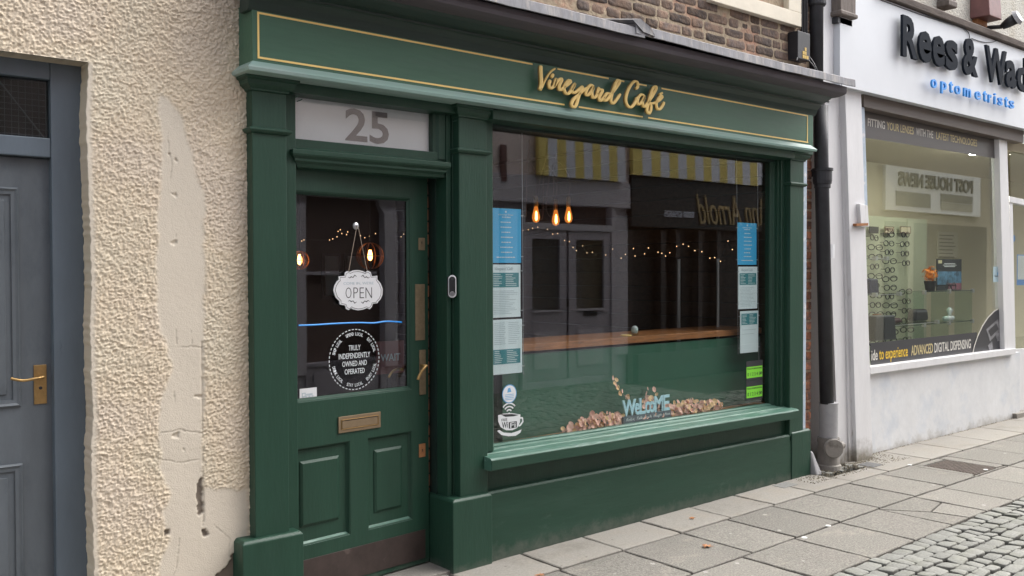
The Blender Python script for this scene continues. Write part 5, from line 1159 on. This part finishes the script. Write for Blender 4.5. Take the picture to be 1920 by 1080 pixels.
for i in range(3): q.box(a[0]+w*(.28-.05*(i == 1)), a[0]+w*(.72+.05*(i == 1)), Yp-.003, Yp-.0003, z1s+H*(.84-.045*i), z1s+H*(.86-.045*i))
q.build('poster_text', WPRINT, po); base(po, (a[0], Yp, z1s))
o = gl_proto.copy(); COL.objects.link(o); p = at(1783, 540, Ys+.03); o.location = (p[0], p[1], z1s+.04); o.scale = (1.9, 1.2, 1.9); o.rotation_euler = (0, 0, 0); tag(o, 'single pair of glasses in front of the black poster on the upper shelf', 'eyeglasses')
q = MB(); p = at(1779, 600, Ys+.1)
q.lathe((p[0]-.12, p[1], z2s+.03), [(.01, 0), (.028, .02), (.028, .20), (.01, .23)], 12, 'x'); q.lathe((p[0]+.02, p[1], z2s+.08), [(.012, -.04), (.02, 0), (.035, .04), (.01, .07)], 10); tag(q.build('rolled_cloth', SIGNW, None, smooth=True), 'rolled white cloth tied with a bow on the lower glass shelf', 'cloth')
wn = thing('wall_notice', 'faded printed notice on the cream wall inside the optician', 'notice'); a = at(1758, 483, YBk-.01); b = at(1796, 436, YBk-.01)
box('sheet', mat('cream_paper', (.62, .58, .45), .7), wn, a[0], b[0], YBk-.012, YBk-.002, a[2], b[2]); q = MB()
for i in range(11): q.box(a[0]+.04, b[0]-random.uniform(.04, .2), YBk-.016, YBk-.0125, b[2]-.05-i*.045, b[2]-.038-i*.045)
q.build('printed_text', mat('faded_print', (.34, .31, .24), .7), wn); base(wn, a)
sk = thing('window_sticker', 'small pale blue and white sticker low on the optician glass near the frame', 'sticker'); a = at(1862, 529, YG-.004); b = at(1880, 500, YG-.004); box('sticker_face', mat('pale_blue_sticker', (.45, .60, .66), .5), sk, a[0], b[0], YG-.005, YG-.004, a[2], b[2])
text('sticker_text', 'Select', DPRINT, sk, a[0]+.03, b[0]-.03, a[2]+.05, a[2]+.07, YG-.005, .001); MB().lathe(((a[0]+b[0])/2, YG-.0051, b[2]-.07), [(.02, 0), (.02, -.001)], 12, 'y').build('sticker_logo', mat('sticker_blue', (.05, .2, .5)), sk); base(sk, a)
dn = thing('door_notice', 'white notice with blue border inside the optician door glass', 'notice'); a = at(1907, 535, .17); b = at(1945, 478, .17); box('notice_back', LETBL, dn, a[0], b[0], .1725, .1735, a[2], b[2]); box('notice_sheet', SIGNW, dn, a[0]+.02, b[0]-.02, .1715, .1722, a[2]+.06, b[2]-.01); base(dn, a)
bl = tag(MB().lathe(at(1901, 447, .175), [(.035, 0), (.035, .002)], 20, 'y').build('door_sticker', LETBL), 'blue oval sticker high on the optician door glass', 'sticker'); bl.scale = (1, 1, 1)
hk = MB(); p = at(1811, 525, .9)
# upper storey
box('upper_wall', mat('white_roughcast', (.56, .54, .48), .9, nz=.35, nscale=60, bump=.02, bscale=70, col2=(.42, .38, .30), c2scale=3), opt, fxl+.1, 13.5, .05, .4, fz1, 5.8)
box('upper_wall', WHITE, opt, 6.18, fxl+.02, .05, .4, 2.82, 5.8)
gr = MB().sweepx([(-.09, 0), (-.10, .05), (-.06, .075), (.05, .085), (.05, 0)], [X(1650, 0, -.08), 13.5], [3.705, 3.705]); gr.build('timber_rail', TIMBERH, opt, .004)
cn = MB(); x0, x1 = X(1574, 20, -.08), X(1606, 20, -.08); cn.wrap([(0, Z(1590, 32, -.08)), (.012, Z(1590, 30, -.08)), (.012, Z(1590, 24, -.08)), (0, Z(1590, 22, -.08)), (0, 4.0)], x0+.02, x1-.01, -.08, .05); cn.build('timber_console', TIMBER, opt, .004)
box('console_back', BLACK, opt, x0+.03, x1-.012, -.05, .04, Z(1590, 44, -.08), Z(1590, 33, -.08))
MB().box(6.20, fxl-.002, -.0, .14, 2.94, 5.0).build('fascia_return', WHITEP, opt, .003)
p = at(1782, 16, -.02); MB().wrap([(0, p[2]), (.01, p[2]+.01), (.01, p[2]+.05), (0, p[2]+.06), (0, 4.4)], X(1776, 10, -.04), X(1790, 10, -.04), -.05, .05).build('timber_bracket', TIMBER, opt, .004)
ab = thing('alarm_box', 'faded red alarm box on the white roughcast wall above the fascia', 'alarm box'); Y = -.12; x0, x1 = X(1856, 10, Y), X(1879, 10, Y); za = Z(1856, 28, Y)
MB().hexa([(x0, Y, za), (x1, Y, za+.0), (x1+.02, .05, za), (x0-.02, .05, za), (x0, Y+.02, za+.3), (x1, Y+.02, za+.3), (x1+.02, .05, za+.3), (x0-.02, .05, za+.3)]).build('box_body', RED, ab, .006)
box('box_plinth', RUST, ab, x0+.03, x1-.03, -.0, .05, za-.05, za-.001); base(ab, (x0, 0, za))
fl_ = thing('floodlight', 'small black floodlight with clear lens on the white wall above the sign', 'floodlight')
a = np.array(at(1879, 50, -.10)); b = np.array(at(1905, 34, -.22)); 
MB().tube([a, a*.6+b*.4, b], [.03, .045, .055], 14).build('lamp_body', BLACK, fl_, smooth=True); MB().tube([b, b+(b-a)*.25], [.075, .06], 16).build('lamp_lens', PVC, fl_); MB().tube([(a[0]-.05, .05, a[2]+.01), a], .02, 8).build('lamp_arm', BLACK, fl_); base(fl_, tuple(a))
q = MB(); Yc = -.054
q.tube(spline([at(a, b, Yc) for a, b in ((1652, 0), (1690, 14), (1740, 32), (1790, 47), (1850, 63), (1925, 85))]), .004, 5)
q.tube(spline([at(a, b, Yc-.004) for a, b in ((1710, 12), (1742, 30), (1775, 43), (1800, 50), (1815, 60), (1818, 71))]), .004, 5); q.tube(spline([at(a, b, Yc-.004) for a, b in ((1822, 72), (1840, 78), (1860, 79), (1880, 72), (1897, 70))]), .004, 5)
tag(q.build('sign_cable', BLACK), 'thin black cables draped along the top of the white fascia', 'cable')

# ================================================================== GROUND DETAILS
dc = thing('drain_cover', 'rectangular rusty patterned iron cover set in the paving', 'manhole cover')
box('cover_plate', IRON, dc, 7.005, 7.355, -.79, -.42, -.03, gz(7.1)-.004); q = MB()
for i in range(15):
    for j in range(15): q.box(7.015+i*.0225, 7.029+i*.0225, -.783+j*.0243, -.768+j*.0243, gz(7.1)-.0045, gz(7.1)+.001)
q.build('raised_studs', IRON, dc); base(dc, (7.18, -.6, 0))
tag(MB().box(6.64, 6.79, -.19, -.06, 0, gz(6.7)+.004).build('stopcock_cover', mat('dark_cover', (.09, .09, .09), .7, nz=.3, nscale=40), None, .002), 'small dark square cover at the foot of the white pier', 'cover')
tag(MB().box(5.55, 5.72, -.13, -.03, .0, gz(5.6)+.003).build('stopcock_cover', mat('grey_cover', (.18, .18, .17), .8, nz=.3, nscale=60), None, .002), 'small grey patterned cover in the pale flag near the right pilaster', 'cover')
q = MB()
for i in range(16):
    x = 6.16+random.random()*.45; y = random.uniform(-.14, .02); w = random.uniform(.03, .06); h = random.uniform(.02, .04); z = gz(x)-.004+random.uniform(0, .006); q.box(x, x+w, y, y+h, -.03, z)
tag(q.build('stone_fragments', SETT, None, .003), None, None, kind='structure')
def fallen(lab, px, py, r_=.045):
    p0_ = at(px, py, 0); ry = RW @ np.array([px-CX, CY-py, -FPX]); t_ = (.012-CAM[2])/ry[2]; p = CAM+ry*t_; z = gz(p[0])+.004
    q = MB(); pts = []
    for k_ in range(14):
        a = 2*math.pi*k_/14; rr2 = r_*(.95 if k_ % 2 == 0 else .45)*random.uniform(.7, 1.1); pts.append((p[0]+rr2*math.cos(a), p[1]+rr2*math.sin(a)*.7, z+random.uniform(.0, .008)))
    q.rings([pts, [(a, b, c+.0008) for a, b, c in pts]]); tag(q.build('fallen_leaf', LEAFB), lab, 'leaf', 'fallen leaves on the paving')
fallen('brown fallen leaf on the grey flag nearest the shop middle', 1325, 1026); fallen('pale brown fallen leaf on the concrete strip by the shop base', 1298, 975, .03); fallen('brown fallen leaf at the bottom edge of the paving', 1012, 1077, .035)
for lab, px, py in (('white litter scrap in the joint between two grey flags', 1508, 1006), ('white gum spot on the flag below the optician window', 1706, 873), ('white gum spot on the iron cover', 1848, 882), ('white litter scrap near the setts', 1553, 985)):
    ry = RW @ np.array([px-CX, CY-py, -FPX]); t_ = (.025-CAM[2])/ry[2]; p = CAM+ry*t_; tag(MB().lathe((p[0], p[1], gz(p[0])+.0), [(.018, 0), (.016, .003), (.006, .004)], 9).build('litter_scrap', GUM), lab, 'litter', 'white scraps on the paving')
# weeds and grit in the joints
q = MB()
for _ in range(2200):
    r_ = random.random()
    if r_ < .35: x, y = random.uniform(7.0, 10.0), .085+random.uniform(-.02, .01)
    elif r_ < .5: x, y = random.uniform(6.62, 7.0), random.uniform(-.05, .0)
    else: x, y = random.uniform(5.8, 7.2), random.uniform(-.2, .08)
    if x < 6.05 and y > -.02: continue
    s_ = random.uniform(.0015, .0045); z = gz(x); q.hexa([(x-s_, y-s_, z-.004), (x+s_, y-s_, z-.004), (x+s_, y+s_, z-.004), (x-s_, y+s_, z-.004), (x-s_*.5, y-s_*.3, z+s_), (x+s_*.4, y-s_*.5, z+s_), (x+s_*.5, y+s_*.4, z+s_), (x-s_*.3, y+s_*.5, z+s_)])
tag(q.build('grit', mat('moss_and_grit', (.17, .15, .11), .95, nz=.4, nscale=80, island=.5)), 'grit and moss crumbs along the foot of the white wall and in joints', 'grit', kind='stuff')

# ================================================================== ACROSS THE LANE (seen mirrored in the glass)
def obox(name, m, par, a, b, c, d_, y0=.0, th=.06, bev=.0):    # px rectangle as seen mirrored; stands proud by y0
    xa, _ = mir(a, (b+d_)/2); xb, _ = mir(c, (b+d_)/2); _, zt1 = mir((a+c)/2, b); _, zb1 = mir((a+c)/2, d_)
    return box(name, m, par, xa, xb, -WO+y0, -WO+y0-th, zb1, zt1, bevel=bev)
bA = thing('lilac_shop_building', 'lilac grey painted shop across the lane with double doors, mirrored in the cafe window', 'building')
xA1 = mir(1178, 500)[0]
box('wall', LILB, bA, -3, xA1, -WO-.5, -WO-.12, -.05, 4.9)
xa0, xa1_ = mir(985, 560)[0], mir(1146, 560)[0]; zD1 = mir(1065, 432)[1]; zD0 = .12
for i, (a, b) in enumerate(((985, 1063), (1067, 1146))):
    u0, u1 = mir(a, 560)[0], mir(b, 560)[0]; w = u1-u0; zg = mir(1065, 580)[1]
    dd_ = MB(); dd_.box(u0, u0+w*.17, -WO-.04, -WO, zD0, zD1); dd_.box(u1-w*.17, u1, -WO-.04, -WO, zD0, zD1); dd_.box(u0+w*.17, u1-w*.17, -WO-.04, -WO, zD1-.12, zD1); dd_.box(u0+w*.17, u1-w*.17, -WO-.04, -WO, zD0, zg)
    dO = dd_.build('door', LILACD, bA, .004)
    box('door_glass', GLASSO, dO, u0+w*.17, u1-w*.17, -WO-.03, -WO-.025, zg, zD1-.12)
    MB().box(u0+w*.17, u1-w*.17, -WO-.001, -WO+.02, zg-.03, zg).box(u0+w*.2, u1-w*.2, -WO-.001, -WO+.012, zD0+.15, zg-.28).build('door_moulding', LILAC, dO, .004)
box('letter_plate', BLACK, bA, mir(1094, 587)[0], mir(1120, 587)[0], -WO-.0, -WO+.012, mir(1107, 592)[1], mir(1107, 581)[1]); MB().tube([(mir(1062, 560)[0], -WO+.03, mir(1062, 575)[1]), (mir(1062, 560)[0], -WO+.03, mir(1062, 560)[1])], .015, 8).build('door_handle', BLACK, bA)
box('interior', OPPB, bA, -3, xA1-.2, -WO-.12, -WO-.10, 0, 3.0)
mm_ = MB()
for a, b in ((978, 985), (1146, 1153)): mm_.box(mir(a, 560)[0], mir(b, 560)[0], -WO-.1, -WO+.02, -.05, mir(1065, 385)[1])
mm_.box(xa0, xa1_, -WO-.1, -WO+.02, zD1, mir(1065, 420)[1]); mm_.box(xa0, xa1_, -WO-.1, -WO+.0, 0, zD0-.005); mm_.build('door_frame', LILAC, bA, .004)
mm_ = MB(); zc_ = mir(1065, 385)[1]; zs_ = mir(1065, 335)[1]
mm_.box(-3, xA1, -WO-.12, -WO+.05, zc_, zs_); mm_.build('beam', LILAC, bA, .01)
for (a, b) in ((1155, 1178), (948, 972)):
    xx0, xx1 = mir(a, 560)[0], mir(b, 560)[0]; MB().wrap([(.04, -.05), (.04, .35), (0, .37), (0, zc_-.15), (.05, zc_-.05), (.05, zc_-.003)], xx0, xx1, -WO-.0, -WO-.12).build('column', LILB, bA, .006)
q = MB()
for xx in (-2.5, -1.2, .3, 1.6, 3.0, 4.3, 5.6, 7.0): q.wrap([(.04, -.05), (.04, .35), (0, .37), (0, zc_-.15), (.05, zc_-.05), (.05, zc_-.003)], xx, xx+.22, -WO-.0, -WO-.12)
for c_ in q.v: pass
q.v = [(a, -2*WO-b if b > -WO else b, c) for a, b, c in q.v]; q.build('shopfront_columns', LILAC, bA, .006)
q = MB()
for xx in (-2.28, -.98, .52, 1.82, 3.22, 4.52, 5.82): q.box(xx, xx+1.08, -WO-.09, -WO-.02, -.05, .45); q.box(xx, xx+1.08, -WO-.09, -WO-.0, .45, .50); q.box(xx+.1, xx+.98, -WO-.02, -WO-.008, .08, .38); q.box(xx, xx+1.08, -WO-.09, -WO-.03, 1.50, 1.54)
q.build('shopfront_panels', LILACD, bA, .006)
box('upper_wall', PINKW, bA, -3, xA1, -WO-.12, -WO+.02, zs_+.003, 4.9)
q = MB()
for xx in (1.0, 3.2, 5.4): q.box(xx, xx+.9, -WO+.021, -WO+.04, zs_+.5, zs_+1.9)
q.build('sash_windows', OPPI, bA, .004)
obox('red_pennant', RED, bA, 935, 272, 945, 340, .06, .03); 
# striped awning: two stretches
for lab, pa, pb, ya, yb_, n in (('yellow and white striped awning over the lilac shop, left stretch', 1000, 1162, 250, 336, 10), ('yellow and white striped awning, longer right stretch', 1176, 1436, 268, 340, 17)):
    aw = thing('striped_awning', lab, 'awning', group='striped awnings across the lane')
    x0, x1 = mir(pa, 300)[0], mir(pb, 300)[0]; z0_ = mir((pa+pb)/2, yb_)[1]; z1_ = mir((pa+pb)/2, ya)[1]
    ye, w_ = MB(), MB(); e = (x1-x0)/n
    for i in range(n):
        t_ = ye if i % 2 == 0 else w_
        A = x0+e*i; Bx = A+e; P = [(-WO+.04, z1_), (-WO+.10, z1_), (-WO+.11, (z0_+z1_)/2), (-WO+.12, z0_), (-WO+.06, z0_)]
        t_.sweepx([(y_-0*WO, z_) for y_, z_ in P], [A, Bx-.0005])
    ye.build('yellow_stripes', AWY, aw); w_.build('white_stripes', AWW, aw); MB().tube([(x0, -WO+.09, z1_+.012), (x1, -WO+.09, z1_+.012)], .02, 8).build('awning_bar', ACRY, aw); base(aw, (x0, -WO, z0_))
bB = thing('black_sign_building', 'shop across the lane with black fascia and gold writing, mirrored in the cafe window', 'building')
xB1 = mir(1600, 500)[0]
box('wall', OPPI, bB, xA1+.002, xB1, -WO-.5, -WO-.12, -.05, 3.1); box('upper_wall', PINKW, bB, xA1+.002, xB1, -WO-.5, -WO-.02, 3.0, 4.9)
obox('fascia', BLACK, bB, 1180, 345, 1560, 432, .05, .15)
def mtext(body, m, par, a, b, c, d_, y0, bold=.0, shear=0.):
    xa, _ = mir(a, (b+d_)/2); xb, _ = mir(c, (b+d_)/2); _, zt1 = mir((a+c)/2, b); _, zb1 = mir((a+c)/2, d_)
    return text('fascia_lettering', body, m, par, xa, xb, zb1, zt1, -WO+y0, .02, bold, flipx=True, shear=shear)
GOLDR = mat('sign_gold', (.62, .46, .24), .5)
mtext('Ann Arnold', GOLDR, bB, 1300, 369, 1436, 423, .05, -.008, .4); mtext('0800 6256825', AWW, bB, 1240, 396, 1295, 408, .05)
q = MB()
for a in (1178, 1240, 1268, 1310, 1345, 1430): xx = mir(a, 560)[0]; q.box(xx, xx+.10, -WO-.12, -WO, -.05, mir(a, 432)[1])
q.build('mullions', mat('dark_brown_frame', (.06, .05, .05), .6), bB)
q = MB(); q.box(xA1+.2, xB1, -WO-.12, -WO+.01, -.05, .35); q.build('stall_riser', mat('dark_brown_riser', (.07, .06, .06), .6), bB)
bC = thing('news_shop_building', 'cream news shop building across the lane, mirrored in the optician window', 'building')
box('wall', STONE, bC, xB1+.002, 30, -WO-.5, -WO-.02, -.05, 4.9)
obox('sign_board', mat('white_sign_board', (.85, .84, .80), .5), bC, 1657, 322, 1835, 400, .04, .06); mtext('POST HOUSE NEWS', DPRINT, bC, 1680, 330, 1820, 356, .04, .035)
sgb = mat('sign_grey_blue', (.16, .16, .14), .6)
obox('sign_panel', sgb, bC, 1676, 361, 1741, 388, .05, .01); obox('sign_panel', sgb, bC, 1760, 366, 1820, 381, .05, .01); obox('sign_panel', mat('sign_tan', (.35, .33, .26), .6), bC, 1760, 382, 1820, 396, .05, .01)
mtext('Subway Newsletters', SIGNW, bC, 1680, 366, 1738, 374, .051) if False else None
obox('shop_window', OPPI, bC, 1660, 420, 1850, 640, .0, .03); obox('shop_window_rail', STONE, bC, 1700, 410, 1710, 640, .03, .03)
print('verts', sum(len(o.data.vertices) for o in bpy.data.objects if o.type == 'MESH'))
